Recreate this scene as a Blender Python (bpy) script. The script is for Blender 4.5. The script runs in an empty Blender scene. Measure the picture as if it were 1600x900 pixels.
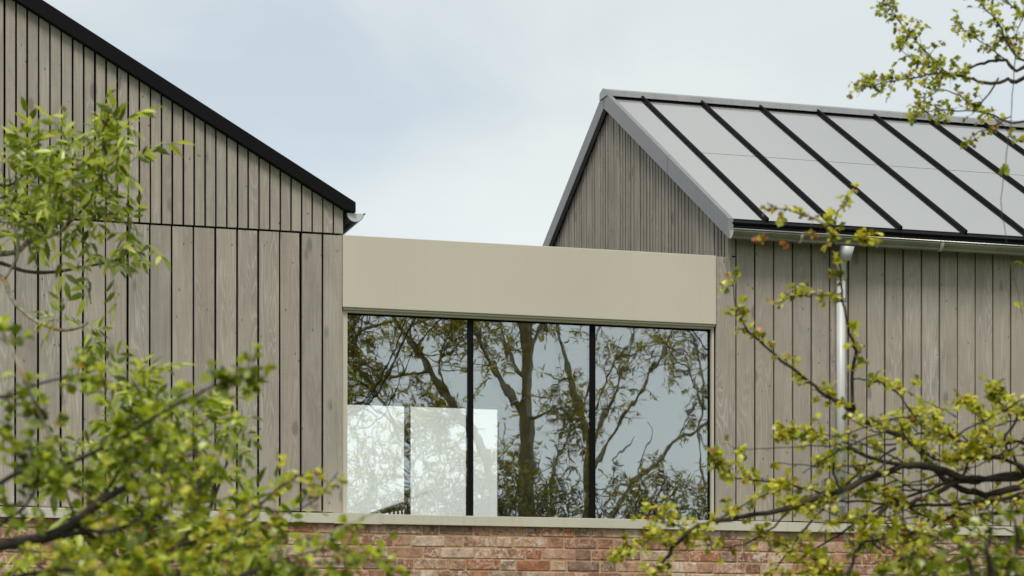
import bpy, bmesh, math, random
from mathutils import Vector, Matrix, Euler

scene = bpy.context.scene
COL = scene.collection
R = math.radians

# ------------------------------------------------------------------ camera, sky, sun, exposure
FPX, U0, VH = 3500.0, 800.0, 1040.0          # focal length and principal point of the 1600 px photograph
YAW = 0.290672
CY, SY = math.cos(YAW), math.sin(YAW)
CAM_D, EYE = 14.089, 1.6

cam_data = bpy.data.cameras.new('camera')
cam = bpy.data.objects.new('camera', cam_data)
COL.objects.link(cam)
cam.location = (0, -CAM_D, EYE)
cam.rotation_euler = (R(90), 0, -YAW)
cam_data.sensor_width = 36
cam_data.lens = 36 * FPX / 1600
cam_data.shift_y = (VH - 450) / 1600
cam_data.clip_start = 0.1
cam_data.clip_end = 5000
cam_data.dof.use_dof = True
cam_data.dof.focus_distance = 15.2
cam_data.dof.aperture_fstop = 4.0
cam_data.dof.aperture_blades = 9
scene.camera = cam

SUN_EL, SUN_AZ = R(56), R(-24)                # azimuth measured from the facade normal towards +X
sun_dir = Vector((math.sin(SUN_AZ) * math.cos(SUN_EL), -math.cos(SUN_AZ) * math.cos(SUN_EL), math.sin(SUN_EL)))

world = bpy.data.worlds.new('World')
scene.world = world
world.use_nodes = True
nt = world.node_tree
nt.nodes.clear()
def wn(t, **kw):
    n = nt.nodes.new(t)
    for k, v in kw.items():
        setattr(n, k, v)
    return n
w_out = wn('ShaderNodeOutputWorld')
w_bg = wn('ShaderNodeBackground')
w_bg.inputs['Strength'].default_value = 0.1
w_sky = wn('ShaderNodeTexSky', sky_type='NISHITA')
w_sky.sun_disc = False
w_sky.sun_elevation = SUN_EL
w_sky.sun_rotation = math.atan2(sun_dir.x, sun_dir.y)
w_sky.air_density = 1.0
w_sky.dust_density = 1.5
w_sky.ozone_density = 1.0
w_tc = wn('ShaderNodeTexCoord')
w_map = wn('ShaderNodeMapping')
w_map.inputs['Scale'].default_value = (1.0, 1.0, 2.3)
w_map.inputs['Location'].default_value = (0.35, 0.1, 0.12)
w_n1 = wn('ShaderNodeTexNoise')
w_n1.inputs['Scale'].default_value = 5.0
w_n1.inputs['Detail'].default_value = 6
w_n1.inputs['Roughness'].default_value = 0.5
w_n1.inputs['Distortion'].default_value = 0.5
w_ramp = wn('ShaderNodeMapRange')
w_ramp.inputs['From Min'].default_value = 0.33
w_ramp.inputs['From Max'].default_value = 0.62
w_ramp.inputs['To Min'].default_value = 0.62
w_ramp.inputs['To Max'].default_value = 0.97
w_mix = wn('ShaderNodeMix', data_type='RGBA')
w_mix.inputs[7].default_value = (6.3, 6.75, 6.75, 1)
nt.links.new(w_tc.outputs['Generated'], w_map.inputs['Vector'])
nt.links.new(w_map.outputs['Vector'], w_n1.inputs['Vector'])
nt.links.new(w_n1.outputs['Fac'], w_ramp.inputs['Value'])
nt.links.new(w_ramp.outputs['Result'], w_mix.inputs[0])
nt.links.new(w_sky.outputs['Color'], w_mix.inputs[6])
w_sep = wn('ShaderNodeSeparateXYZ')
w_hz = wn('ShaderNodeMapRange', interpolation_type='SMOOTHSTEP')
w_hz.inputs['From Min'].default_value = 0.25
w_hz.inputs['From Max'].default_value = 0.07
w_hz.inputs['To Min'].default_value = 0.0
w_hz.inputs['To Max'].default_value = 0.95
w_mix2 = wn('ShaderNodeMix', data_type='RGBA')
w_mix2.inputs[7].default_value = (7.7, 8.2, 8.2, 1)
nt.links.new(w_tc.outputs['Generated'], w_sep.inputs[0])
nt.links.new(w_sep.outputs[2], w_hz.inputs['Value'])
nt.links.new(w_hz.outputs['Result'], w_mix2.inputs[0])
nt.links.new(w_mix.outputs[2], w_mix2.inputs[6])
nt.links.new(w_mix2.outputs[2], w_bg.inputs['Color'])
nt.links.new(w_bg.outputs['Background'], w_out.inputs['Surface'])

sun_data = bpy.data.lights.new('sun', 'SUN')
sun_data.energy = 2.3
sun_data.angle = R(22)
sun_data.color = (1.0, 0.955, 0.88)
sun = bpy.data.objects.new('sun', sun_data)
COL.objects.link(sun)
sun.rotation_euler = (-sun_dir).to_track_quat('-Z', 'Y').to_euler()
sun.location = sun_dir * 40

scene.view_settings.view_transform = 'Standard'
scene.view_settings.look = 'None'
scene.view_settings.exposure = 0.33
scene.view_settings.gamma = 1.0
scene.view_settings.use_curve_mapping = False
scene.render.engine = 'CYCLES'
scene.cycles.max_bounces = 8
scene.cycles.transparent_max_bounces = 12
scene.cycles.sample_clamp_indirect = 6

# ------------------------------------------------------------------ survey helpers
def ray(u, v):
    a = (u - U0) / FPX
    return Vector((a * CY + SY, -a * SY + CY, (VH - v) / FPX))
CAM = Vector((0, -CAM_D, EYE))
def at_y(u, v, y):
    d = ray(u, v)
    return CAM + d * ((y + CAM_D) / d.y)
def at_depth(u, v, z):
    return CAM + ray(u, v) * z
def project(p):
    q = p - CAM
    z = q.x * SY + q.y * CY
    if z < 0.2:
        return None
    return (U0 + FPX * (q.x * CY - q.y * SY) / z, VH - FPX * q.z / z, z)

# ------------------------------------------------------------------ object helpers
def tag(o, label=None, cat=None, group=None, kind=None):
    if label: o['label'] = label
    if cat: o['category'] = cat
    if group: o['group'] = group
    if kind: o['kind'] = kind
    return o
def thing(name, loc, label, cat, group=None):
    o = bpy.data.objects.new(name, None)
    COL.objects.link(o)
    o.location = loc
    o.empty_display_size = 0.2
    return tag(o, label, cat, group)
def link_obj(name, me, parent=None):
    o = bpy.data.objects.new(name, me)
    COL.objects.link(o)
    if parent is not None:
        o.parent = parent
        if parent.type == 'EMPTY':
            o.matrix_parent_inverse = Matrix.Translation(-Vector(parent.location))
    return o
class MB:
    def __init__(self):
        self.v, self.f, self.m = [], [], []
    def add(self, vs, fs, mi=0):
        b = len(self.v)
        self.v += [tuple(p) for p in vs]
        self.f += [tuple(b + i for i in f) for f in fs]
        self.m += [mi] * len(fs)
        return self
    def box(self, x0, x1, y0, y1, z0, z1, mi=0):
        vs = [(x0,y0,z0),(x1,y0,z0),(x1,y1,z0),(x0,y1,z0),(x0,y0,z1),(x1,y0,z1),(x1,y1,z1),(x0,y1,z1)]
        return self.add(vs, [(0,3,2,1),(4,5,6,7),(0,1,5,4),(1,2,6,5),(2,3,7,6),(3,0,4,7)], mi)
    def prism(self, poly, vec, mi=0):
        """poly: list of 3D points (planar), extruded by vec"""
        n = len(poly)
        vec = Vector(vec)
        a = [Vector(p) for p in poly]
        b = [p + vec for p in a]
        fs = [tuple(range(n))[::-1], tuple(range(n, 2 * n))]
        for i in range(n):
            j = (i + 1) % n
            fs.append((i, j, n + j, n + i))
        return self.add(a + b, fs, mi)
    def tube(self, pts, radii, sides=6, mi=0, cap=True):
        n = len(pts)
        if n < 2: return self
        pts = [Vector(p) for p in pts]
        ring, fs = [], []
        ref = Vector((0.13, 0.27, 0.95))
        prev = None
        for i in range(n):
            t = (pts[min(i + 1, n - 1)] - pts[max(i - 1, 0)])
            if t.length < 1e-9: t = Vector((0, 0, 1))
            t.normalize()
            if prev is None:
                a = ref.cross(t)
                if a.length < 0.1: a = Vector((1, 0, 0)).cross(t)
            else:
                a = prev - t * prev.dot(t)
            a.normalize()
            prev = a
            b = t.cross(a)
            for k in range(sides):
                w = 2 * math.pi * k / sides
                ring.append(pts[i] + (a * math.cos(w) + b * math.sin(w)) * radii[i])
        for i in range(n - 1):
            for k in range(sides):
                k2 = (k + 1) % sides
                fs.append((i * sides + k, i * sides + k2, (i + 1) * sides + k2, (i + 1) * sides + k))
        if cap:
            fs.append(tuple(range(sides))[::-1])
            fs.append(tuple((n - 1) * sides + k for k in range(sides)))
        return self.add(ring, fs, mi)
    def mesh(self, name, mats, smooth=False):
        me = bpy.data.meshes.new(name)
        me.from_pydata(self.v, [], self.f)
        if not isinstance(mats, (list, tuple)): mats = [mats]
        for m in mats: me.materials.append(m)
        if len(mats) > 1:
            me.polygons.foreach_set('material_index', self.m)
        if smooth:
            me.polygons.foreach_set('use_smooth', [True] * len(me.polygons))
        me.update()
        return me
    def build(self, name, mats, parent=None, smooth=False, fix=True):
        me = self.mesh(name, mats, smooth)
        if fix:
            bm = bmesh.new(); bm.from_mesh(me)
            bmesh.ops.recalc_face_normals(bm, faces=bm.faces)
            bm.to_mesh(me); bm.free()
        return link_obj(name, me, parent)
def bevel(o, w=0.003, seg=1):
    m = o.modifiers.new('bevel', 'BEVEL')
    m.width = w; m.segments = seg; m.limit_method = 'ANGLE'
    return o

# ------------------------------------------------------------------ materials
def new_mat(name):
    m = bpy.data.materials.new(name)
    m.use_nodes = True
    t = m.node_tree
    b = t.nodes['Principled BSDF']
    return m, t, b
def N(t, typ, **kw):
    n = t.nodes.new(typ)
    for k, v in kw.items(): setattr(n, k, v)
    return n
def L(t, a, b): t.links.new(a, b)
def math_node(t, op, a, b=None):
    n = N(t, 'ShaderNodeMath', operation=op)
    for i, x in enumerate((a, b)):
        if x is None: continue
        if isinstance(x, (int, float)): n.inputs[i].default_value = x
        else: L(t, x, n.inputs[i])
    return n.outputs[0]
def mixc(t, fac, a, b, blend='MIX'):
    n = N(t, 'ShaderNodeMix', data_type='RGBA', blend_type=blend)
    for i, x in ((0, fac), (6, a), (7, b)):
        if isinstance(x, (int, float)): n.inputs[i].default_value = x
        elif isinstance(x, tuple): n.inputs[i].default_value = (*x, 1)
        else: L(t, x, n.inputs[i])
    return n.outputs[2]
def maprange(t, val, a, b, c=0.0, d=1.0):
    n = N(t, 'ShaderNodeMapRange')
    L(t, val, n.inputs['Value'])
    for k, x in (('From Min', a), ('From Max', b), ('To Min', c), ('To Max', d)): n.inputs[k].default_value = x
    return n.outputs['Result']
def noise(t, vec, scale=1.0, detail=3, rough=0.5, dist=0.0):
    n = N(t, 'ShaderNodeTexNoise')
    n.inputs['Scale'].default_value = scale; n.inputs['Detail'].default_value = detail
    n.inputs['Roughness'].default_value = rough; n.inputs['Distortion'].default_value = dist
    L(t, vec, n.inputs['Vector'])
    return n.outputs['Fac']
def vscale(t, vec, s):
    n = N(t, 'ShaderNodeVectorMath', operation='MULTIPLY')
    L(t, vec, n.inputs[0]); n.inputs[1].default_value = s
    return n.outputs[0]
def bump(t, b, h, strength, dist=0.002):
    n = N(t, 'ShaderNodeBump')
    n.inputs['Strength'].default_value = strength; n.inputs['Distance'].default_value = dist
    L(t, h, n.inputs['Height']); L(t, n.outputs['Normal'], b.inputs['Normal'])

def make_wood(name, base, dark, light):
    m, t, b = new_mat(name)
    tc = N(t, 'ShaderNodeTexCoord'); oi = N(t, 'ShaderNodeObjectInfo')
    cb = N(t, 'ShaderNodeCombineXYZ')
    L(t, math_node(t, 'MULTIPLY', oi.outputs['Random'], 37.0), cb.inputs[0])
    L(t, math_node(t, 'MULTIPLY', oi.outputs['Random'], 53.0), cb.inputs[1])
    L(t, math_node(t, 'MULTIPLY', oi.outputs['Random'], 91.0), cb.inputs[2])
    va = N(t, 'ShaderNodeVectorMath', operation='ADD')
    L(t, tc.outputs['Object'], va.inputs[0]); L(t, cb.outputs[0], va.inputs[1])
    co = va.outputs[0]
    # cathedral grain: contour lines of a long, stretched field
    f1 = noise(t, vscale(t, co, (9.0, 9.0, 0.75)), 1.0, 2, 0.45, 0.3)
    per = math_node(t, 'FRACT', math_node(t, 'MULTIPLY', f1, 22.0))
    line = math_node(t, 'ABSOLUTE', math_node(t, 'SUBTRACT', per, 0.5))
    rnd2 = math_node(t, 'FRACT', math_node(t, 'MULTIPLY', oi.outputs['Random'], 7.31))
    patch = noise(t, vscale(t, co, (4, 4, 1.1)), 1.0, 2)
    lmask = math_node(t, 'MULTIPLY', maprange(t, line, 0.33, 0.47), maprange(t, patch, 0.38, 0.56))
    lmask = math_node(t, 'MULTIPLY', lmask, maprange(t, rnd2, 0.0, 1.0, 0.15, 0.62))
    dmask = math_node(t, 'MULTIPLY', maprange(t, line, 0.16, 0.0), 0.5)
    fib = noise(t, vscale(t, co, (150, 150, 2.2)), 1.0, 3, 0.6)
    saw = noise(t, vscale(t, co, (5, 5, 210)), 1.0, 2, 0.6)
    blot = noise(t, vscale(t, co, (9, 9, 2.4)), 1.0, 4, 0.6)
    col = mixc(t, maprange(t, blot, 0.30, 0.62), dark, base)
    tone = maprange(t, oi.outputs['Random'], 0.0, 1.0, 0.0, 1.0)
    warm = math_node(t, 'FRACT', math_node(t, 'MULTIPLY', oi.outputs['Random'], 13.7))
    col = mixc(t, math_node(t, 'MULTIPLY', warm, 0.42), col, (base[0] * 1.02, base[1] * 0.96, base[2] * 0.90))
    col = mixc(t, dmask, col, dark)
    col = mixc(t, lmask, col, light)
    col = mixc(t, 0.30, col, mixc(t, maprange(t, fib, 0.25, 0.75), (0.5, 0.5, 0.5), (1.25, 1.25, 1.25)), 'MULTIPLY')
    col = mixc(t, 0.13, col, mixc(t, maprange(t, saw, 0.3, 0.7), (0.72, 0.72, 0.72), (1.2, 1.2, 1.2)), 'MULTIPLY')
    col = mixc(t, 1.0, col, mixc(t, tone, (0.92, 0.92, 0.92), (1.06, 1.06, 1.055)), 'MULTIPLY')
    # knots and small checks
    vo = N(t, 'ShaderNodeTexVoronoi'); L(t, vscale(t, co, (6.5, 6.5, 2.6)), vo.inputs['Vector'])
    vo.inputs['Scale'].default_value = 1.0; vo.inputs['Randomness'].default_value = 1.0
    kn = maprange(t, math_node(t, 'ADD', vo.outputs['Distance'], math_node(t, 'MULTIPLY', fib, 0.08)), 0.20, 0.13)
    col = mixc(t, math_node(t, 'MULTIPLY', kn, 0.5), col, (dark[0] * 0.35, dark[1] * 0.32, dark[2] * 0.3))
    vs_ = N(t, 'ShaderNodeTexVoronoi'); L(t, vscale(t, co, (17, 17, 9)), vs_.inputs['Vector'])
    vs_.inputs['Scale'].default_value = 1.0
    kn2 = maprange(t, vs_.outputs['Distance'], 0.095, 0.06)
    col = mixc(t, math_node(t, 'MULTIPLY', kn2, 0.7), col, (0.04, 0.036, 0.03))
    L(t, col, b.inputs['Base Color'])
    b.inputs['Roughness'].default_value = 0.82
    b.inputs['Specular IOR Level'].default_value = 0.3
    h = math_node(t, 'ADD', math_node(t, 'MULTIPLY', fib, 0.6), math_node(t, 'ADD', math_node(t, 'MULTIPLY', saw, 0.5), math_node(t, 'MULTIPLY', lmask, 0.8)))
    bump(t, b, h, 0.3, 0.002)
    return m
WOOD = make_wood('weathered_timber', (0.350, 0.312, 0.265), (0.258, 0.230, 0.194), (0.50, 0.462, 0.405))
WOOD_G = make_wood('weathered_timber_gable', (0.405, 0.362, 0.302), (0.27, 0.238, 0.195), (0.52, 0.475, 0.41))

def simple(name, col, rough=0.5, metal=0.0, spec=0.5, var=0.06, vscl=3.0, bumpv=0.0, bscl=60, streak=0.0):
    m, t, b = new_mat(name)
    tc = N(t, 'ShaderNodeTexCoord')
    n1 = noise(t, tc.outputs['Object'], vscl, 4, 0.55)
    c = mixc(t, maprange(t, n1, 0.3, 0.7), tuple(x * (1 - var) for x in col), tuple(min(1, x * (1 + var)) for x in col))
    if streak:
        st = noise(t, vscale(t, tc.outputs['Object'], (26, 26, 1.1)), 1.0, 4, 0.65)
        sp = noise(t, tc.outputs['Object'], 70, 2, 0.5)
        c = mixc(t, math_node(t, 'MULTIPLY', maprange(t, st, 0.52, 0.75), streak), c, tuple(x * 0.62 for x in col))
        c = mixc(t, math_node(t, 'MULTIPLY', maprange(t, sp, 0.74, 0.80), streak * 2), c, tuple(x * 0.4 for x in col))
    L(t, c, b.inputs['Base Color'])
    r = maprange(t, n1, 0.3, 0.7, rough * 0.88, min(1, rough * 1.12))
    L(t, r, b.inputs['Roughness'])
    b.inputs['Metallic'].default_value = metal
    b.inputs['Specular IOR Level'].default_value = spec
    if bumpv: bump(t, b, noise(t, tc.outputs['Object'], bscl, 3), bumpv, 0.002)
    return m
BEIGE = simple('beige_coated_metal', (0.50, 0.458, 0.37), 0.42, 0, 0.4, 0.03, 1.4, 0.03, 2.2, streak=0.06)
SILLM = simple('pale_coated_metal', (0.50, 0.465, 0.375), 0.42, 0, 0.45, 0.05, 2.5, 0.02, 5, streak=0.3)
BLACKM = simple('black_coated_metal', (0.007, 0.007, 0.0075), 0.6, 0, 0.06, 0.12, 4, 0.03, 12)
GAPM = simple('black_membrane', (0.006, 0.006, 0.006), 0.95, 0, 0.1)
ZINC = simple('weathered_zinc', (0.35, 0.345, 0.34), 0.42, 0.55, 0.5, 0.12, 3.2, 0.03, 8, streak=0.35)
GALV = simple('galvanised_gutter', (0.31, 0.305, 0.27), 0.26, 0.8, 0.5, 0.14, 7, 0.03, 14)
ALU = simple('bright_galvanised_pipe', (0.50, 0.51, 0.495), 0.5, 0.1, 0.5, 0.05, 6)
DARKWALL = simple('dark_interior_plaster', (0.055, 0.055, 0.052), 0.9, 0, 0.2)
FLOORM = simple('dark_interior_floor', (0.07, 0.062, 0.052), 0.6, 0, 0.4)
MORTAR = simple('sand_mortar', (0.40, 0.28, 0.165), 0.95, 0, 0.1, 0.22, 22, 0.5, 160)
BARK = simple('grey_brown_bark', (0.085, 0.066, 0.050), 0.9, 0, 0.2, 0.45, 28, 0.7, 110)
BARK_D = simple('dark_hawthorn_bark', (0.040, 0.032, 0.025), 0.88, 0, 0.25, 0.45, 30, 0.7, 120)
IRON = simple('black_iron', (0.018, 0.018, 0.018), 0.5, 0.3, 0.5)
ROOM_SIDE = simple('oak_room_lining', (0.30, 0.26, 0.14), 0.8, 0, 0.2)

def make_lichen():
    m, t, b = new_mat('lichened_bark')
    tc = N(t, 'ShaderNodeTexCoord')
    n1 = noise(t, tc.outputs['Object'], 38, 4, 0.6)
    n2 = noise(t, tc.outputs['Object'], 14, 3, 0.5)
    c = mixc(t, maprange(t, n1, 0.35, 0.65), (0.13, 0.11, 0.075), (0.36, 0.34, 0.25))
    c = mixc(t, maprange(t, n2, 0.58, 0.66), c, (0.42, 0.22, 0.04))
    L(t, c, b.inputs['Base Color'])
    b.inputs['Roughness'].default_value = 0.9
    bump(t, b, n1, 0.6, 0.003)
    return m
LICHEN = make_lichen()

def make_solar():
    m, t, b = new_mat('dark_solar_glass')
    tc = N(t, 'ShaderNodeTexCoord')
    n1 = noise(t, tc.outputs['Object'], 1.3, 2)
    b.inputs['Base Color'].default_value = (0.016, 0.016, 0.018, 1)
    b.inputs['Roughness'].default_value = 0.22
    b.inputs['IOR'].default_value = 1.5
    g = N(t, 'ShaderNodeBsdfGlossy')
    g.inputs['Color'].default_value = (0.97, 0.93, 0.885, 1)
    L(t, maprange(t, n1, 0.3, 0.7, 0.07, 0.12), g.inputs['Roughness'])
    mx = N(t, 'ShaderNodeMixShader'); mx.inputs[0].default_value = 0.66
    L(t, b.outputs[0], mx.inputs[1]); L(t, g.outputs[0], mx.inputs[2])
    L(t, mx.outputs[0], t.nodes['Material Output'].inputs['Surface'])
    return m
SOLAR = make_solar()

def make_glass(name, refl, tint, gtint, wav=0.0):
    m, t, b = new_mat(name)
    t.nodes.remove(b)
    tr = N(t, 'ShaderNodeBsdfTransparent'); tr.inputs['Color'].default_value = (*tint, 1)
    g = N(t, 'ShaderNodeBsdfGlossy'); g.inputs['Roughness'].default_value = 0.0
    g.inputs['Color'].default_value = (*gtint, 1)
    if wav:
        tc = N(t, 'ShaderNodeTexCoord')
        h = noise(t, vscale(t, tc.outputs['Object'], (1.0, 1.0, 0.6)), 5.5, 2, 0.5)
        bn = N(t, 'ShaderNodeBump'); bn.inputs['Strength'].default_value = 1.0; bn.inputs['Distance'].default_value = wav
        L(t, h, bn.inputs['Height']); L(t, bn.outputs['Normal'], g.inputs['Normal'])
    lw = N(t, 'ShaderNodeFresnel'); lw.inputs['IOR'].default_value = 1.5
    f = math_node(t, 'ADD', math_node(t, 'MULTIPLY', lw.outputs[0], 0.8), refl)
    mx = N(t, 'ShaderNodeMixShader'); L(t, f, mx.inputs[0])
    L(t, tr.outputs[0], mx.inputs[1]); L(t, g.outputs[0], mx.inputs[2])
    L(t, mx.outputs[0], t.nodes['Material Output'].inputs['Surface'])
    return m
GLASS_OUT = make_glass('coated_window_glass', 0.37, (1.0, 1.0, 0.965), (0.90, 0.97, 1.0), 0.00035)
GLASS_IN = make_glass('inner_window_glass', 0.05, (1.0, 1.0, 0.98), (0.92, 0.98, 0.97), 0.0006)
GLASS_REAR = make_glass('clear_window_glass', 0.02, (0.99, 1.0, 0.97), (0.95, 1.0, 0.98))

def make_brick():
    m, t, b = new_mat('handmade_red_brick')
    tc = N(t, 'ShaderNodeTexCoord'); oi = N(t, 'ShaderNodeObjectInfo')
    ge = N(t, 'ShaderNodeNewGeometry')
    rnd = math_node(t, 'FRACT', math_node(t, 'ADD', oi.outputs['Random'], math_node(t, 'MULTIPLY', ge.outputs['Random Per Island'], 5.0)))
    cb = N(t, 'ShaderNodeCombineXYZ')
    for i, k in enumerate((31.0, 57.0, 83.0)): L(t, math_node(t, 'MULTIPLY', rnd, k), cb.inputs[i])
    va = N(t, 'ShaderNodeVectorMath', operation='ADD'); L(t, tc.outputs['Object'], va.inputs[0]); L(t, cb.outputs[0], va.inputs[1])
    co = va.outputs[0]
    ra = N(t, 'ShaderNodeValToRGB'); L(t, rnd, ra.inputs[0])
    cr = ra.color_ramp; cr.interpolation = 'CONSTANT'
    cols = [(0.33, 0.155, 0.095), (0.40, 0.225, 0.15), (0.27, 0.13, 0.085), (0.46, 0.29, 0.205), (0.34, 0.135, 0.07), (0.29, 0.185, 0.13), (0.50, 0.36, 0.27), (0.37, 0.20, 0.13), (0.225, 0.135, 0.10), (0.43, 0.255, 0.175)]
    cr.elements[0].color = (*cols[0], 1); cr.elements[1].position = 0.1; cr.elements[1].color = (*cols[1], 1)
    for i in range(2, 10):
        e = cr.elements.new(i / 10); e.color = (*cols[i], 1)
    n1 = noise(t, co, 16, 5, 0.65, 0.4)
    n2 = noise(t, co, 42, 5, 0.7, 0.6)
    n3 = noise(t, co, 9, 4, 0.6, 0.8)
    c = mixc(t, 0.9, ra.outputs[0], mixc(t, maprange(t, n1, 0.32, 0.66), (0.52, 0.50, 0.48), (1.25, 1.25, 1.22)), 'MULTIPLY')
    r2 = math_node(t, 'FRACT', math_node(t, 'MULTIPLY', rnd, 17.3))
    lime = math_node(t, 'MULTIPLY', maprange(t, math_node(t, 'ADD', n2, math_node(t, 'MULTIPLY', n3, 0.6)), 0.78, 0.92), maprange(t, r2, 0.1, 1.0, 0.15, 0.85))
    c = mixc(t, lime, c, (0.62, 0.52, 0.43))
    r3 = math_node(t, 'FRACT', math_node(t, 'MULTIPLY', rnd, 29.9))
    soot = math_node(t, 'MULTIPLY', maprange(t, math_node(t, 'ADD', n3, math_node(t, 'MULTIPLY', n2, 0.5)), 0.66, 0.56), maprange(t, r3, 0.3, 1.0, 0.0, 0.9))
    c = mixc(t, soot, c, (0.075, 0.055, 0.05))
    L(t, c, b.inputs['Base Color'])
    b.inputs['Roughness'].default_value = 0.92; b.inputs['Specular IOR Level'].default_value = 0.2
    bump(t, b, math_node(t, 'ADD', n2, math_node(t, 'MULTIPLY', n1, 0.7)), 0.75, 0.006)
    return m
BRICK = make_brick()

def make_leaf(name, a, c, trans=0.42, back=None, rough=0.3):
    m, t, b = new_mat(name)
    oi = N(t, 'ShaderNodeObjectInfo'); ge = N(t, 'ShaderNodeNewGeometry')
    rnd = math_node(t, 'FRACT', math_node(t, 'ADD', oi.outputs['Random'], ge.outputs['Random Per Island']))
    lo = tuple(x * 0.3 for x in a)
    col = mixc(t, maprange(t, rnd, 0.0, 0.45), lo, a)
    col = mixc(t, maprange(t, rnd, 0.45, 1.0), col, c)
    L(t, col, b.inputs['Base Color'])
    b.inputs['Roughness'].default_value = rough
    b.inputs['Specular IOR Level'].default_value = 0.55
    tr = N(t, 'ShaderNodeBsdfTranslucent')
    L(t, mixc(t, 1.0, col, (1.45, 1.35, 0.55), 'MULTIPLY'), tr.inputs['Color'])
    mx = N(t, 'ShaderNodeMixShader'); mx.inputs[0].default_value = trans
    L(t, b.outputs[0], mx.inputs[1]); L(t, tr.outputs[0], mx.inputs[2])
    L(t, mx.outputs[0], t.nodes['Material Output'].inputs['Surface'])
    return m
LEAF_ASH = make_leaf('ash_leaf', (0.20, 0.28, 0.014), (0.66, 0.70, 0.16), 0.45, rough=0.24)
LEAF_HAW = make_leaf('hawthorn_leaf', (0.40, 0.42, 0.025), (0.80, 0.75, 0.16), 0.45)
LEAF_RED = make_leaf('young_red_leaf', (0.45, 0.17, 0.07), (0.60, 0.34, 0.10), 0.35)
LEAF_GRN = make_leaf('green_hawthorn_leaf', (0.19, 0.26, 0.012), (0.58, 0.64, 0.09), 0.45)
LEAF_DRK = make_leaf('dark_hedge_leaf', (0.12, 0.17, 0.012), (0.30, 0.34, 0.035), 0.42)
LEAF_TREE = make_leaf('tree_leaf', (0.30, 0.27, 0.03), (0.50, 0.45, 0.07), 0.5)
LEAF_LIT = make_leaf('pale_shrub_leaf', (0.24, 0.24, 0.03), (0.40, 0.38, 0.07), 0.45)
BARK_T = simple('mossy_tree_bark', (0.24, 0.19, 0.085), 0.9, 0, 0.2, 0.4, 9, 0.6, 40)

def make_grass():
    m, t, b = new_mat('meadow_grass')
    tc = N(t, 'ShaderNodeTexCoord')
    n1 = noise(t, tc.outputs['Object'], 0.6, 6, 0.6)
    n2 = noise(t, tc.outputs['Object'], 14, 4, 0.6)
    c = mixc(t, maprange(t, n1, 0.3, 0.7), (0.05, 0.075, 0.02), (0.10, 0.12, 0.035))
    c = mixc(t, 0.5, c, mixc(t, n2, (0.5, 0.5, 0.5), (1.4, 1.4, 1.3)), 'MULTIPLY')
    L(t, c, b.inputs['Base Color']); b.inputs['Roughness'].default_value = 0.95
    bump(t, b, n2, 0.8, 0.03)
    return m
GRASS = make_grass()

# ------------------------------------------------------------------ the setting
g = MB()
NG = 24
for j in range(NG + 1):
    for i in range(NG + 1):
        x = math.copysign(abs(i - NG / 2) ** 2.4 / (NG / 2) ** 2.4, i - NG / 2) * 1500
        y = math.copysign(abs(j - NG / 2) ** 2.4 / (NG / 2) ** 2.4, j - NG / 2) * 1500
        g.v.append((x, y, 0.0))
for j in range(NG):
    for i in range(NG):
        a = j * (NG + 1) + i
        g.f.append((a, a + 1, a + NG + 2, a + NG + 1)); g.m.append(0)
ground = g.build('ground', GRASS)
tag(ground, kind='structure')

rng = random.Random(7)
BW = 0.0687                    # narrow board module, wide boards are two of them
PITCH = math.tan(R(30))
Z_SILL, Z_SPLIT = 2.585, 4.368
XL = 3.088                     # right edge of the left house's front
RIDGE_Z = 6.07

def clip_board(x0, x1, z0, top, gap, tilt=0.0):
    """front polygon of an upright board with its top cut to the line top(x)"""
    a, b = x0 + gap / 2, x1 - gap / 2
    return [(a, z0), (b, z0), (b + tilt, top(b)), (a + tilt, top(a))]
def front_board(poly, parent, y, th=0.020, mat=None):
    o = MB().prism([(x, y, z) for x, z in poly], (0, th, 0)).build('board', mat or WOOD, parent)
    return o

# ---- left house: gable end towards the camera
house_l = thing('timber_house', (0.65, 2.5, 0), 'timber house on the left with dark sloping verge and tall gable wall of upright boards', 'house')
XR = XL - 2.44                 # ridge
XF = XR - 2.44                 # far left end of the gable
def rake_l(x):                 # underside of the verge trim
    return 4.5198 + (3.0798 - x) * 0.5655 if x >= XR else 4.5198 + (3.0798 - XR) * 0.5655 - (XR - x) * 0.5655
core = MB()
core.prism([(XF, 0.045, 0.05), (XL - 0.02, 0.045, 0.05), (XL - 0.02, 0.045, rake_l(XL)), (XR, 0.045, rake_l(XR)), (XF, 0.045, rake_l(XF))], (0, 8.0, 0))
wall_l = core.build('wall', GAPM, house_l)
k = 0
x = XL
while x > XF + 0.01:
    gap = 0.0122 + rng.uniform(-0.0022, 0.0022)
    poly = clip_board(x - BW, x, Z_SPLIT + 0.006, lambda q: rake_l(q) + 0.03, gap, rng.uniform(-0.0006, 0.0006))
    if x - BW < XR < x:
        a, b = x - BW + gap / 2, x - gap / 2
        poly = [(a, Z_SPLIT + 0.006), (b, Z_SPLIT + 0.006), (b, rake_l(b) + 0.03), (XR, rake_l(XR) + 0.03), (a, rake_l(a) + 0.03)]
    front_board(poly, wall_l, rng.uniform(-0.0015, 0.002))
    x -= BW
x = XL - 0.004
k = 0
while x > XF + 0.05:
    gap = 0.0138 + rng.uniform(-0.003, 0.003)
    t0 = rng.uniform(-0.002, 0.002) if k != 2 else -0.004
    poly = clip_board(x - 2 * BW, x, Z_SILL + rng.uniform(-.003, .003), lambda q: Z_SPLIT - 0.007, gap, t0)
    front_board(poly, wall_l, rng.uniform(0.002, 0.005))
    x -= 2 * BW
    k += 1
# cladding returning along the side of the house
for j in range(24):
    y0 = 0.026 + j * 2 * BW
    MB().box(XL - 0.024, XL - 0.004, y0 + 0.005, y0 + 2 * BW - 0.005, Z_SILL, 4.47).build('board', WOOD, wall_l)
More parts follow.
